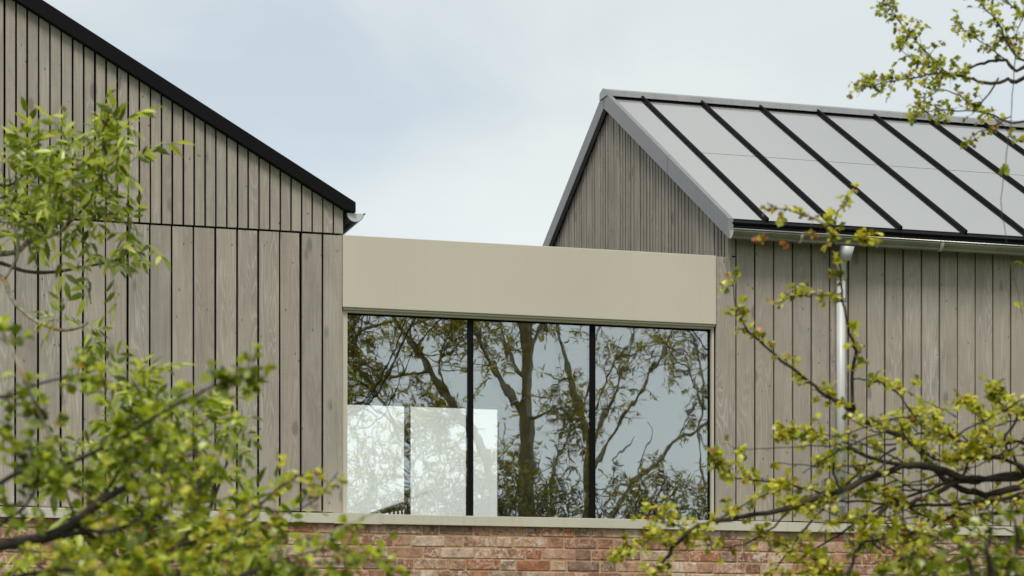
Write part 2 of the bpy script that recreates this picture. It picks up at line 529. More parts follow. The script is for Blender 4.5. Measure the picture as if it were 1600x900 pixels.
# roof slab and verge trim
roof_l = MB()
s = 0.5655
def roof_line(x): return 4.5692 + (3.1535 - x) * 0.573 if x >= XR else 4.5692 + (3.1535 - XR) * 0.573 - (XR - x) * 0.573
XE, XE2 = 3.1545, 2 * XR - 3.1545
roof_l.prism([(XE, 0.0, roof_line(XE) - 0.012), (XR, 0.0, roof_line(XR) - 0.012), (XE2, 0.0, roof_line(XE2) - 0.012), (XE2, 0.0, roof_line(XE2) - 0.09), (XR, 0.0, roof_line(XR) - 0.10), (XE, 0.0, roof_line(XE) - 0.075)][::-1], (0, 8.1, 0))
roof_l_o = roof_l.build('roof', BLACKM, house_l)
for sg in (1, -1):
    xe = XE if sg > 0 else XE2
    vt = MB().prism([(xe, -0.055, roof_line(xe)), (XR, -0.055, roof_line(XR)), (XR, -0.055, rake_l(XR)), (3.0798 if sg > 0 else 2 * XR - 3.0798, -0.055, rake_l(3.0798)), (xe, -0.055, 4.5037)], (0, 0.054, 0)).build('verge_trim', BLACKM, roof_l_o)
    bevel(vt, 0.004, 2)
# eaves gutter, seen end on
def half_round(mb, c, r, axis, length, th=0.003, n=14, bead=True):
    """half-round channel running along axis ('x' or 'y') from c"""
    def pt(w, rr, d):
        a, h = rr * math.cos(w), rr * math.sin(w)
        return Vector((c[0] + d, c[1] + a, c[2] + h)) if axis == 'x' else Vector((c[0] + a, c[1] + d, c[2] + h))
    ws = [math.pi + math.pi * i / n for i in range(n + 1)]
    prof = [(w, r) for w in ws] + [(w, r - th) for w in reversed(ws)]
    m = len(prof)
    vs = [pt(w, rr, 0) for w, rr in prof] + [pt(w, rr, length) for w, rr in prof]
    fs = [(i, (i + 1) % m, m + (i + 1) % m, m + i) for i in range(m)]
    mb.add(vs, fs)
    if bead:
        e = math.pi if axis == 'x' else 2 * math.pi
        cc = pt(e, r + 0.004, 0); dd = pt(e, r + 0.004, length)
        mb.tube([cc, dd], [0.006, 0.006], 8)
    return mb
gl = half_round(MB(), (3.1545, -0.035, 4.502), 0.058, 'y', 8.0).build('gutter', GALV, house_l, smooth=True)
ec = MB()
ec.prism([(3.1545 + 0.055 * math.cos(w), -0.030, 4.502 + 0.055 * math.sin(w)) for w in [math.pi + math.pi * i / 14 for i in range(15)]], (0, 0.004, 0))
ec.build('end_cap', ALU, gl)

# ---- link between the houses: fascia band and three-light window
link = thing('glazed_link', (4.36, 2.6, 0), 'low flat-roofed link between the two timber houses with beige band and wide three-pane window', 'building')
XW0, XW1 = XL - 0.009, 5.650
fa = MB().box(XW0, XW1 - 0.002, -0.014, 0.05, 3.900, 4.364).build('fascia_panel', BEIGE, link)
bevel(fa, 0.004, 2)
MB().box(XW0 + 0.004, XW1, 0.052, 5.25, 4.02, 4.33).build('roof', BLACKM, link)
MB().box(XW0 + 0.006, XW1 - 0.006, 0.0, 0.045, 3.8885, 3.8985).build('shadow_gap', BEIGE, link)

def glazing(y, sgn, zt, zb, parent, outer, inner, front):
    """three-light window: beige frame, black gaskets, mullions, panes"""
    win = MB()
    fx0, fx1 = XW0 + 0.002, XW1 - 0.003
    gx0, gx1 = 3.1166, 5.6300
    ys = sorted((y - sgn * 0.035, y + sgn * 0.07))
    fr = MB()
    fr.box(fx0, fx1, ys[0], ys[1], zt, zt + 0.0145)
    fr.box(fx0, gx0, ys[0], ys[1], zb - 0.02, zt)
    fr.box(gx1, fx1, ys[0], ys[1], zb - 0.02, zt)
    w = fr.build('window', BEIGE if front else BLACKM, parent)
    gs = MB()
    ya, yb = sorted((y - sgn * 0.006, y + sgn * 0.05))
    gs.box(gx0, gx1, ya, yb, zt - 0.011, zt - 0.0005)
    gs.box(gx0 + 0.0005, gx0 + 0.006, ya, yb, zb, zt - 0.0115)
    gs.box(gx1 - 0.014, gx1 - 0.0005, ya, yb, zb, zt - 0.0115)
    gs.build('gasket', GAPM, w)
    ms = [3.947, 4.791]
    for mx in ms:
        hw_ = 0.0165 if front else 0.022
        MB().box(mx - hw_, mx + hw_, y - 0.018, y + 0.05, zb, zt - 0.0118).build('mullion', GAPM, w)
    edges = [gx0 + 0.006] + [e for mx in ms for e in (mx - (0.017 if front else 0.0225), mx + (0.017 if front else 0.0225))] + [gx1 - 0.014]
    for i in range(3):
        a, b = edges[2 * i], edges[2 * i + 1]
        tl = (0.0009, -0.0006, 0.0007)[i]
        # a pane is a single refracting-free sheet with a real edge: thin prism, slightly out of true as panes are
        for yy, mat, off in ((y, outer, tl), (y + sgn * 0.024, inner, -tl * 1.4)):
            if mat is None: continue
            p = MB().add([(a, yy, zb), (b, yy + off, zb), (b, yy + off * 1.3, zt - 0.012), (a, yy + off * 0.4, zt - 0.012)], [(0, 1, 2, 3)]).build('pane', mat, w)
    return w
glazing(0.060, 1, 3.8740, 2.578, link, GLASS_OUT, GLASS_IN, True)
glazing(5.14, -1, 3.900, 2.60, link, GLASS_REAR, None, False)
# the room behind the glass
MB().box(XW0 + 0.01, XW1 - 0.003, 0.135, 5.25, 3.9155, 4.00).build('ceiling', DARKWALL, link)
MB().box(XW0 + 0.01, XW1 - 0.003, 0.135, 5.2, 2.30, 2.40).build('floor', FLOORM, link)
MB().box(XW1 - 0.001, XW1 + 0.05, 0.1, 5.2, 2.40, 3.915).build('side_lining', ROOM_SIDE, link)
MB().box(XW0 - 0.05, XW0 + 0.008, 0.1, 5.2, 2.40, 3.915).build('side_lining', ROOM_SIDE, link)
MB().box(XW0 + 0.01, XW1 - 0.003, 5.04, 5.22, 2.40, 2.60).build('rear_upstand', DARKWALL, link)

# hanging swing seat inside
sw = thing('hanging_swing_seat', (4.62, 4.62, 2.4), 'black slatted swing seat hanging from a chain behind the window', 'swing seat')
c0 = at_y(634.5, 640, 4.60); c1 = at_y(634.5, 790, 4.60)
zlink = c1.z - 0.02
topz = 3.905
pitchl = 0.030
def link_mesh(turn):
    mb = MB(); n = 10; pts = []
    for i in range(n + 1):
        w = 2 * math.pi * i / n
        px, pz = 0.0085 * math.cos(w), 0.021 * math.sin(w)
        pts.append((px, 0, pz) if not turn else (0, px, pz))
    return mb.tube(pts, [0.0032] * (n + 1), 4, cap=False).mesh('chain_link', IRON)
lms = [link_mesh(0), link_mesh(1)]
i = 0
z = zlink
while z < topz:
    o = link_obj('chain_link', lms[i % 2], sw)
    o.location = (c1.x, 4.60, z)
    z += pitchl; i += 1
a = at_y(572, 803, 4.60); b = at_y(637, 787, 4.60)
MB().prism([(a.x, 4.57, a.z - 0.03), (b.x, 4.57, b.z - 0.045), (b.x, 4.57, b.z + 0.005), (b.x - 0.05, 4.57, b.z + 0.012), (a.x, 4.57, a.z - 0.005)], (0, 0.06, 0)).build('arm', IRON, sw)
for q in range(5):
    xx = b.x - 0.015 - q * 0.036
    MB().box(xx - 0.007, xx + 0.007, 4.58, 4.61, 2.62, b.z - 0.035 - q * 0.008).build('spindle', IRON, sw)
for q in range(6):
    MB().box(a.x - 0.1, b.x, 4.58 - 0.075 * q - 0.06, 4.58 - 0.075 * q, 2.60, 2.618).build('slat', IRON, sw)

# ---- right house: eaves to the camera, gable end to the left
house_r = thing('timber_house', (8.5, 2.44, 0), 'timber house on the right with solar panel roof, zinc gutter and narrow-board gable end', 'house')
XG, YR = 5.741, 2.44
XEND = 12.4
def rake_r(y): return 5.945 - abs(y - YR) * 0.578
def roof_z(y): return 6.070 - abs(y - YR) * PITCH      # outer roof line
wr = MB()
wr.prism([(XG + 0.045, 0.045, 0.05), (XG + 0.045, 4.84, 0.05), (XG + 0.045, 4.84, rake_r(4.84)), (XG + 0.045, YR, rake_r(YR)), (XG + 0.045, 0.045, rake_r(0.045))], (XEND - XG - 0.1, 0, 0))
wall_r = wr.build('wall', GAPM, house_r)
MB().box(5.662, XG + 0.044, 0.046, 0.3, 0.05, 4.33).build('wall_return', GAPM, house_r)
# front boards
front_board([(5.654, Z_SILL), (5.792, Z_SILL), (5.792, 4.362), (5.654, 4.362)], wall_r, 0.001)
front_board([(XG + 0.021, 4.372), (5.792, 4.372), (5.792, 4.52), (XG + 0.021, 4.52)], wall_r, 0.0)
x = 5.797
k = 0
while x < XEND - 0.2:
    w = 0.1386
    gap = 0.0135 + rng.uniform(-0.003, 0.003)
    tl = rng.uniform(-0.0015, 0.0015)
    front_board([(x + gap / 2, Z_SILL + rng.uniform(-.003, .003)), (x + w - gap / 2, Z_SILL), (x + w - gap / 2 + tl, 4.52), (x + gap / 2 + tl, 4.52)], wall_r, rng.uniform(-0.001, 0.003))
    x += w
    k += 1
# narrow gable boards, near-flush black sheet behind stands in for shade in the gaps
MB().prism([(XG + 0.003, 0.03, 4.19), (XG + 0.003, 4.85, 4.19), (XG + 0.003, 4.85, rake_r(4.85) + 0.02), (XG + 0.003, YR, rake_r(YR) + 0.02), (XG + 0.003, 0.03, rake_r(0.03) + 0.02)], (0.040, 0, 0)).build('gap_shade_sheet', GAPM, wall_r)
y = 0.0
k = 0
while y < 4.88:
    gap = 0.0165 + rng.uniform(-0.004, 0.004)
    wv = BW * rng.choice((0.86, 0.93, 1.0, 1.0, 1.06))
    a, b = y + gap / 2, min(y + wv, 4.88) - gap / 2
    if b - a > 0.01:
        xo = XG + rng.choice((-0.003, 0.0, 0.0005, 0.0012)) + rng.uniform(-.0005, .0005)
        pl = [(xo, a, 4.20), (xo, b, 4.20), (xo, b, rake_r(b) + 0.03), (xo, a, rake_r(a) + 0.03)]
        if a < YR < b: pl.insert(3, (xo, YR, rake_r(YR) + 0.03))
        MB().prism(pl, (0.028, 0, 0)).build('board', WOOD_G, wall_r)
    y += wv
# roof deck
YE, YE2 = -0.125, 2 * YR + 0.125
XV = XG - 0.045
rf = MB()
rf.prism([(XV + 0.02, YE, roof_z(YE) - 0.03), (XV + 0.02, YR, roof_z(YR) - 0.03), (XV + 0.02, YE2, roof_z(YE2) - 0.03), (XV + 0.02, YE2, roof_z(YE2) - 0.10), (XV + 0.02, YR, roof_z(YR) - 0.11), (XV + 0.02, YE, roof_z(YE) - 0.085)], (XEND - XV, 0, 0))
roof_r = rf.build('roof', BLACKM, house_r)
CP, SP = math.cos(R(30)), math.sin(R(30))
nrm = Vector((0, -SP, CP)); slo = Vector((0, CP, SP))     # normal of and direction up the near slope
eave = Vector((0, YE, roof_z(YE) - 0.03))
slope_len = (YR - YE) / CP
def slab(x0, x1, s0, s1, h0, h1):
    mb = MB()
    pts = []
    for h in (h0, h1):
        for xx, ss in ((x0, s0), (x1, s0), (x1, s1), (x0, s1)):
            p = eave + slo * ss + nrm * h; pts.append((xx, p.y, p.z))
    return mb.add(pts, [(0,3,2,1),(4,5,6,7),(0,1,5,4),(1,2,6,5),(2,3,7,6),(3,0,4,7)])
seams = []
xs = 5.985
while xs < XEND:
    seams.append(xs); xs += 0.4965
S_B, S_M, S_T = 0.055, 0.52 * slope_len, slope_len - 0.15
def panel(x0, x1, s0, s1, tw):
    o = slab(x0, x1, s0, s1, 0.012, 0.022).build('solar_panel', SOLAR, roof_r)
    return o
panel(XV + 0.032, seams[0] - 0.012, S_B, S_T, 0)
for i in range(len(seams) - 1):
    panel(seams[i] + 0.012, seams[i + 1] - 0.012, S_B, S_M - 0.004, 0)
    panel(seams[i] + 0.012, seams[i + 1] - 0.012, S_M + 0.004, S_T, 0)
for xs in seams:
    bevel(slab(xs - 0.0095, xs + 0.0095, S_B - 0.012, slope_len - 0.03, 0.006, 0.044).build('seam_rib', BLACKM, roof_r), 0.003, 1)
slab(XV + 0.022, XEND, -0.005, S_B - 0.004, 0.004, 0.016).build('eaves_flashing', BLACKM, roof_r)
slab(XV + 0.022, XEND, S_T + 0.004, slope_len - 0.03, 0.003, 0.012).build('ridge_flashing', BLACKM, roof_r)
# ridge cap: folded zinc, raised over the ventilation gap
for i, (xa, xb) in enumerate(((XV - 0.012, 8.27), (8.276, XEND))):
    rc = MB()
    zr = RIDGE_Z + 0.030
    rc.prism([(xa, YR, zr), (xa, YR - 0.075, zr - 0.028), (xa, YR - 0.078, zr - 0.074), (xa, YR - 0.070, zr - 0.074), (xa, YR - 0.068, zr - 0.036), (xa, YR, zr - 0.012), (xa, YR + 0.068, zr - 0.036), (xa, YR + 0.070, zr - 0.074), (xa, YR + 0.078, zr - 0.074), (xa, YR + 0.075, zr - 0.028)], (xb - xa, 0, 0))
    bevel(rc.build('ridge_cap', ZINC, roof_r), 0.002)
MB().prism([(XV - 0.014, YR - 0.08, RIDGE_Z - 0.046), (XV - 0.014, YR - 0.077, RIDGE_Z + 0.003), (XV - 0.014, YR, RIDGE_Z + 0.031), (XV - 0.014, YR + 0.077, RIDGE_Z + 0.003), (XV - 0.014, YR + 0.08, RIDGE_Z - 0.046)], (0.006, 0, 0)).build('ridge_end', ZINC, roof_r)
ZINC_D = simple('dark_zinc_verge', (0.235, 0.235, 0.235), 0.45, 0.4, 0.5, 0.12, 3.2, 0.03, 8, streak=0.3)
# verge flashings on the gable, two lengths on the near slope and one behind
def verge(y0, y1, name='verge_flashing', ymid=None):
    def zt(y): return roof_z(y) + (0.012)
    def zb(y): return rake_r(y) + 0.002 if abs(y - YR) > 0.01 else rake_r(y)
    poly = [(XV - 0.006, y0, zb(y0)), (XV - 0.006, y1, zb(y1)), (XV - 0.006, y1, zt(y1)), (XV - 0.006, y0, zt(y0))]
    mb = MB().prism(poly, (0.036, 0, 0))
    return bevel(mb.build(name, ZINC_D, roof_r), 0.002)
verge(YE - 0.005, 1.026)
verge(1.038, YR - 0.006)
verge(YR + 0.006, YE2 + 0.005)
MB().prism([(XV + 0.006, YE, roof_z(YE) - 0.06), (XV + 0.006, YR, roof_z(YR) - 0.07), (XV + 0.006, YE2, roof_z(YE2) - 0.06), (XV + 0.006, YE2, roof_z(YE2)), (XV + 0.006, YR, roof_z(YR)), (XV + 0.006, YE, roof_z(YE))], (0.010, 0, 0)).build('verge_backing', GAPM, roof_r)
# eaves gutter with brackets
gr = half_round(MB(), (XV - 0.002, -0.155, 4.510), 0.056, 'x', XEND - XV).build('gutter', GALV, house_r, smooth=True)
MB().prism([(XV + 0.001, -0.155 + 0.053 * math.cos(w), 4.510 + 0.053 * math.sin(w)) for w in [math.pi + math.pi * i / 14 for i in range(15)]], (0.004, 0, 0)).build('end_cap', ALU, gr)
for xb in (6.19, 7.235, 8.28, 9.32, 10.4):
    half_round(MB(), (xb - 0.013, -0.155, 4.5125), 0.0605, 'x', 0.026, 0.004, 14, False).build('gutter_bracket', ALU, gr)
# downpipe
dp = MB()
px, py = 6.548, -0.052
dp.tube([(px, py, 2.59), (px, py, 4.24)], [0.031, 0.031], 20)
dp.tube([(px, py, 4.235), (px, py, 4.34), (px, -0.10, 4.42), (px, -0.15, 4.462)], [0.0335, 0.0335, 0.034, 0.034], 20)
dp.tube([(px, -0.125, 4.36), (px, -0.15, 4.455)], [0.034, 0.052], 20)
dpo = dp.build('downpipe', ALU, house_r, smooth=True)
for zc in (2.70, 4.10):
    cb = MB(); cb.tube([(px, py, zc - 0.012), (px, py, zc + 0.012)], [0.0355, 0.0355], 20)
    cb.box(px - 0.008, px + 0.008, py + 0.03, 0.0, zc - 0.008, zc + 0.008)
    cb.build('pipe_clip', GALV, dpo)

# ---- brick base wall with its metal coping
bw = thing('brick_wall', (4.5, 0.05, 0), 'red brick base wall with pale metal coping running under both houses', 'wall')
BY, COURSE = -0.052, 0.0752
MB().box(XF, XEND - 0.1, BY + 0.0062, 0.044, 0.0, 2.540).build('mortar', MORTAR, bw)
def brick_mesh(lx, seed):
    r = random.Random(seed)
    bm = bmesh.new()
    bmesh.ops.create_cube(bm, size=1)
    for v in bm.verts:
        v.co = Vector((v.co.x * lx, v.co.y * 0.05, v.co.z * 0.0655))
    for v in bm.verts:
        v.co += Vector((r.uniform(-.003, .003), r.uniform(-.001, .001), r.uniform(-.0022, .0022)))
    bmesh.ops.bevel(bm, geom=bm.edges[:], offset=0.0042, segments=1, affect='EDGES')
    for v in bm.verts:
        v.co += Vector((r.uniform(-.0012, .0012), r.uniform(-.0009, .0009), r.uniform(-.0012, .0012)))
    me = bpy.data.meshes.new('brick')
    bm.to_mesh(me); bm.free()
    me.materials.append(BRICK)
    return me
ST = [brick_mesh(0.2215, 100 + i) for i in range(9)]
HD = [brick_mesh(0.1025, 200 + i) for i in range(9)]
rest = MB()
count = 0
for c in range(33):
    zc = 2.500 - 0.018 - c * COURSE
    if zc < 0.0: break
    xx = XF - (0.172 if c % 2 else 0.0) - rng.uniform(0, 0.06)
    st = True
    while xx < XEND - 0.25:
        w = 0.2215 if st else 0.1025
        me = rng.choice(ST if st else HD)
        cx = xx + w / 2 + rng.uniform(-.0015, .0015)
        dy = BY + 0.025 + rng.uniform(-.002, .003); dz = rng.uniform(-.0015, .0015); rz = rng.uniform(-.012, .012)
        if cx - w / 2 > XF:
            pp = project(Vector((cx, dy, zc)))
            if pp and -90 < pp[0] < 1690 and pp[1] < 915 and count < 300:
                o = link_obj('brick', me, bw)
                o.location = (cx, dy, zc + dz); o.rotation_euler = (0, rz * 0.6, 0)
                count += 1
            else:
                rest.add([(v.co.x + cx, v.co.y + dy, v.co.z + zc) for v in me.vertices], [tuple(p.vertices) for p in me.polygons])
        xx += w + 0.0105 + rng.uniform(-.001, .0015)
        st = not st
tag(rest.build('lower_bricks', BRICK, bw, fix=False), kind='stuff')
# coping lengths and the raised joint covers
cp_edges = [XF - 0.02, 0.30, 3.16, 5.945, 8.8, XEND]
for i in range(len(cp_edges) - 1):
    x0, x1 = cp_edges[i] + 0.002, cp_edges[i + 1] - 0.002
    cpm = MB().prism([(x0, -0.082, 2.508), (x0, -0.082, 2.572), (x0, 0.058, 2.577), (x0, 0.058, 2.560), (x0, -0.07, 2.556), (x0, -0.07, 2.508)], (x1 - x0, 0, 0))
    bevel(cpm.build('coping', SILLM, bw), 0.003, 2)
for xc, wd in ((0.30, 0.31), (3.163, 0.312), (5.945, 0.15), (8.8, 0.3)):
    x0, x1 = xc - wd / 2, xc + wd / 2
    bevel(MB().prism([(x0, -0.0855, 2.506), (x0, -0.0855, 2.5755), (x0, -0.002, 2.5795), (x0, -0.002, 2.5775), (x0, -0.0825, 2.5725), (x0, -0.0825, 2.506)], (wd, 0, 0)).build('joint_cover', SILLM, bw), 0.0015)

# ------------------------------------------------------------------ vegetation
def leaflet(length, width, fold=0.25, droop=0.12):
    """pointed leaf blade along +X, 8 triangles, folded at the midrib"""
    st = [(0.30, 0.85), (0.66, 0.72)]
    vs = [(0, 0, 0)]
    for t, w in st:
        z = -droop * length * t * t
        vs += [(t * length, w * width / 2, z + fold * width * 0.5 * w), (t * length, 0, z), (t * length, -w * width / 2, z + fold * width * 0.5 * w)]
    vs.append((length, 0, -droop * length))
    fs = [(0, 2, 1), (0, 3, 2), (1, 2, 5, 4), (2, 3, 6, 5), (4, 5, 7), (5, 6, 7)]
    return vs, fs
def ash_leaf(seed, L_=0.165):
    r = random.Random(seed)
    mb = MB()
    n = 3
    curve = r.uniform(0.25, 0.8)
    def rach(t): return Vector((t * L_, 0, -curve * L_ * 0.5 * t * t))
    ra = [rach(t / 4) for t in range(5)]
    mb.tube(ra, [0.0016, 0.0014, 0.0012, 0.001, 0.0008], 3, cap=False)
    for i in range(n):
        t = 0.38 + 0.24 * i
        for sgn in (1, -1):
            vs, fs = leaflet(r.uniform(0.054, 0.072), r.uniform(0.020, 0.027), r.uniform(0.1, 0.5), r.uniform(0.05, 0.35))
            M = Matrix.Translation(rach(t)) @ Euler((r.uniform(-.35, .35), curve * t * 0.8 + r.uniform(-.1, .3), sgn * R(r.uniform(45, 62)))).to_matrix().to_4x4()
            mb.add([M @ Vector(v) for v in vs], fs)
    vs, fs = leaflet(0.07, 0.026, 0.3, 0.2)
    M = Matrix.Translation(rach(1.0)) @ Euler((0, curve, 0)).to_matrix().to_4x4()
    mb.add([M @ Vector(v) for v in vs], fs)
    return mb
def haw_leaf(seed, s=0.034):
    """wedge-shaped leaf with rounded lobes"""
    r = random.Random(seed)
    half = [(0.0, 0.02), (0.30, 0.16), (0.42, 0.44), (0.60, 0.30), (0.74, 0.42), (0.86, 0.20), (1.0, 0.0)]
    half = [(x, w * r.uniform(0.85, 1.15)) for x, w in half]
    vs, fs = [], []
    fold, dr = r.uniform(0.15, 0.6), r.uniform(0.0, 0.4)
    for x, w in half:
        z = -dr * x * x * s
        vs += [(x * s, w * s, z + fold * w * s), (x * s, 0, z), (x * s, -w * s, z + fold * w * s)]
    for i in range(len(half) - 1):
        a, b = 3 * i, 3 * i + 3
        fs += [(a + 1, b + 1, b, a), (a + 1, a + 2, b + 2, b + 1)]
    return MB().add(vs, fs)
def blade_leaf(seed, s=0.05, w=0.45):
    r = random.Random(seed)
    vs, fs = leaflet(s, s * w * r.uniform(0.85, 1.15), r.uniform(0.1, 0.5), r.uniform(0.05, 0.35))
    return MB().add(vs, fs)

LEAVES = {}
def leaf_kind(name, fn, n, mat, seed0, **kw):
    LEAVES[name] = ([fn(seed0 + i, **kw) for i in range(n)], mat)
leaf_kind('ash', ash_leaf, 8, LEAF_ASH, 10)
leaf_kind('ash_small', ash_leaf, 6, LEAF_ASH, 30, L_=0.11)
leaf_kind('haw', haw_leaf, 8, LEAF_HAW, 50, s=0.029)
leaf_kind('haw_tiny', haw_leaf, 8, LEAF_HAW, 60, s=0.0225)
leaf_kind('haw_tiny_green', haw_leaf, 6, LEAF_GRN, 65, s=0.024)
leaf_kind('haw_red', haw_leaf, 4, LEAF_RED, 70, s=0.022)
leaf_kind('haw_green', haw_leaf, 6, LEAF_GRN, 80, s=0.034)
leaf_kind('haw_dark', haw_leaf, 6, LEAF_DRK, 85, s=0.036)
leaf_kind('blade', blade_leaf, 6, LEAF_DRK, 90, s=0.055)
leaf_kind('tree', blade_leaf, 6, LEAF_TREE, 110, s=0.085, w=0.22)
leaf_kind('tree_lit', blade_leaf, 6, LEAF_LIT, 120, s=0.085, w=0.26)
LEAF_MESH = {}
for kname, (mbs, mat) in LEAVES.items():
    LEAF_MESH[kname] = [mb.mesh('leaf', mat, smooth=False) for mb in mbs]

def catmull(pts, per=4):
    if len(pts) < 3: return [Vector(p) for p in pts]
    P = [Vector(pts[0]) * 2 - Vector(pts[1])] + [Vector(p) for p in pts] + [Vector(pts[-1]) * 2 - Vector(pts[-2])]
    out = []
    for i in range(1, len(P) - 2):
        for k in range(per):
            t = k / per
            a, b, c, d = P[i - 1], P[i], P[i + 1], P[i + 2]
            out.append(0.5 * ((2 * b) + (c - a) * t + (2 * a - 5 * b + 4 * c - d) * t * t + (3 * b - a - 3 * c + d) * t ** 3))
    out.append(P[-2])
    return out

class Plant:
    def __init__(self, name, label, cat, base, seed, group=None, bark=None):
        self.root = thing(name, base, label, cat, group)
        self.r = random.Random(seed)
        self.leaves = []
        self.bark = bark or BARK
        self.parts = []
        self.keep = None
    def rv(self, s=1.0):
        r = self.r
        return Vector((r.gauss(0, s), r.gauss(0, s), r.gauss(0, s)))
    def limb(self, pts, r0, r1, part='branch', bark=None, jit=0.0, sides=7, mb=None, power=1.0):
        p = catmull(pts, 4)
        n = len(p)
        if jit:
            for i in range(1, n - 1): p[i] = p[i] + self.rv(jit)
        rad = [r0 + (r1 - r0) * (i / (n - 1)) ** power for i in range(n)]
        rad = [q * self.r.uniform(0.9, 1.12) for q in rad]
        own = mb is None
        if own: mb = MB()
        mb.tube(p, rad, sides)
        if own: self.parts.append([part, mb, bark or self.bark])
        return p, rad, mb
    def twigs(self, path, mb, n, length, r, leaf, spur=(3, 5), t0=0.1, t1=1.0, up=0.25, spread=1.0, sub=0.5, step=0.035, red=0.06, alt=None, altp=0.0, droop=0.0, tipbias=1.0, flat=0.0):
        R_ = self.r
        for k in range(n):
            t = t0 + (t1 - t0) * R_.random() ** (1.0 / tipbias)
            f = t * (len(path) - 1); i = min(int(f), len(path) - 2)
            p = path[i].lerp(path[i + 1], f - i)
            tan = (path[i + 1] - path[i]).normalized()
            d = (tan * 0.6 + self.rv(0.6) * spread + Vector((0, 0, up)))
            if flat: d -= VIEW * d.dot(VIEW) * flat
            d.normalize()
            self.twig(p, d, length * R_.uniform(0.5, 1.2), r * R_.uniform(0.7, 1.1), mb, leaf, spur, step, red, alt, altp, droop, sub)
    def twig(self, p, d, length, r, mb, leaf, spur, step, red, alt, altp, droop, sub):
        R_ = self.r
        n = max(2, int(length / step))
        pts = [p.copy()]
        q, dd = p.copy(), d.copy()
        for i in range(n):
            dd = (dd + self.rv(0.16) + Vector((0, 0, -droop))).normalized()
            q = q + dd * (length / n)
            pts.append(q.copy())
        mb.tube(pts, [r * (1 - 0.75 * i / n) for i in range(n + 1)], 4, cap=False)
        for i in range(1, n + 1):
            if spur and R_.random() < 0.8:
                self.rosette(pts[i], dd, R_.randint(*spur), leaf, red, alt, altp)
            if sub and i < n and R_.random() < sub and length > 0.09:
                d2 = (dd + self.rv(0.75)).normalized()
                self.twig(pts[i], d2, length * R_.uniform(0.3, 0.6), r * 0.6, mb, leaf, spur, step, red, alt, altp, droop, 0)
    def rosette(self, p, d, n, leaf, red=0.06, alt=None, altp=0.0):
        R_ = self.r
        for _ in range(n):
            dr = (d * 0.5 + self.rv(0.75) + Vector((0, 0, 0.15))).normalized()
            kind = leaf
            if R_.random() < red: kind = 'haw_red'
            elif alt and R_.random() < altp: kind = alt
            self.leaf(p, dr, kind, R_.uniform(0.65, 1.2))
    def leaf(self, p, d, kind, s=1.0):
        R_ = self.r
        if self.keep is not None and not self.keep(p): return
        d = d.normalized()
        upv = (Vector((0, 0, 1)) + self.rv(0.45)).normalized()
        side = upv.cross(d)
        if side.length < 0.05: side = Vector((1, 0, 0)).cross(d)
        side.normalize()
        n = d.cross(side)
        M = Matrix(((d.x, side.x, n.x, p.x), (d.y, side.y, n.y, p.y), (d.z, side.z, n.z, p.z), (0, 0, 0, 1))) @ Matrix.Scale(s, 4)
        self.leaves.append((kind, R_.randrange(len(LEAVES[kind][0])), M, s))
    def finish(self, single=300, crown='foliage'):
        for part, mb, bark in self.parts:
            mb.build(part, bark, self.root, smooth=True, fix=False)
        size = {'ash': 0.2, 'ash_small': 0.14, 'haw': 0.029, 'haw_tiny': 0.0225, 'haw_tiny_green': 0.024, 'haw_red': 0.022, 'haw_green': 0.04, 'blade': 0.055, 'haw_dark': 0.036, 'tree': 0.1, 'tree_lit': 0.1}
        scored = []
        for lf in self.leaves:
            pp = project(lf[2].to_translation())
            sc = -1
            if pp and -20 < pp[0] < 1620 and -20 < pp[1] < 920: sc = size[lf[0]] * lf[3] / pp[2]
            scored.append((sc, lf))
        scored.sort(key=lambda a: -a[0])
        restl = []
        for i, (sc, lf) in enumerate(scored):
            if sc > 0 and i < single:
                o = link_obj('leaf', LEAF_MESH[lf[0]][lf[1]], self.root)
                o.matrix_basis = lf[2]
            else: restl.append(lf)
        if restl:
            mats, mb = [], MB()
            for kind, vi, M, s in restl:
                src, mat = LEAVES[kind]
                if mat not in mats: mats.append(mat)
                mb.add([M @ Vector(v) for v in src[vi].v], src[vi].f, mats.index(mat))
            o = mb.build(crown, mats, self.root, fix=False)
            tag(o, kind='stuff')
VIEW = Vector((SY, CY, 0))
def D_(lst, z0, z1=None, wob=0.0, r=random.Random(3)):
    """photo points to places at depth z0..z1 from the camera"""
    z1 = z0 if z1 is None else z1
    n = max(1, len(lst) - 1)
    return [at_depth(u, v, z0 + (z1 - z0) * i / n + r.uniform(-wob, wob)) for i, (u, v) in enumerate(lst)]
def ground_v(z): return VH + EYE * FPX / z

# ---- young ash at the left edge
za = 8.6
def ash_crown(q):
    u, v, _ = project(q)
    return v > 200 + max(0, 130 - u) * 0.12 and u < 225 and v < 420 + (0 if u > 60 else -30) or v > 480
p = Plant('ash_tree', 'young ash tree at the upper left with feathery leaves in front of the gable boards', 'tree', at_depth(-190, ground_v(za), za), 11)
p.keep = ash_crown
p.limb(D_([(-190, ground_v(za)), (-185, 1300), (-170, 900), (-150, 620), (-120, 470), (-95, 330), (-60, 200), (-40, 60)], za, za, 0.02), 0.05, 0.018, 'trunk', LICHEN)
b1 = p.limb(D_([(-130, 500), (-70, 430), (-20, 400), (25, 394), (45, 378), (80, 368), (105, 352), (112, 305), (120, 262), (112, 225)], za, za - 0.1, 0.05), 0.014, 0.004, 'branch', LICHEN)
b2 = p.limb(D_([(-120, 470), (-60, 430), (-10, 410), (40, 424), (85, 425), (130, 417), (172, 409), (198, 395), (203, 352)], za, za + 0.2, 0.03), 0.010, 0.003, 'branch', BARK)
b3 = p.limb(D_([(-125, 490), (-60, 440), (0, 432), (18, 466), (42, 492), (70, 508), (98, 516), (125, 511), (138, 503)], za, za - 0.2, 0.03), 0.011, 0.0045, 'branch', LICHEN)
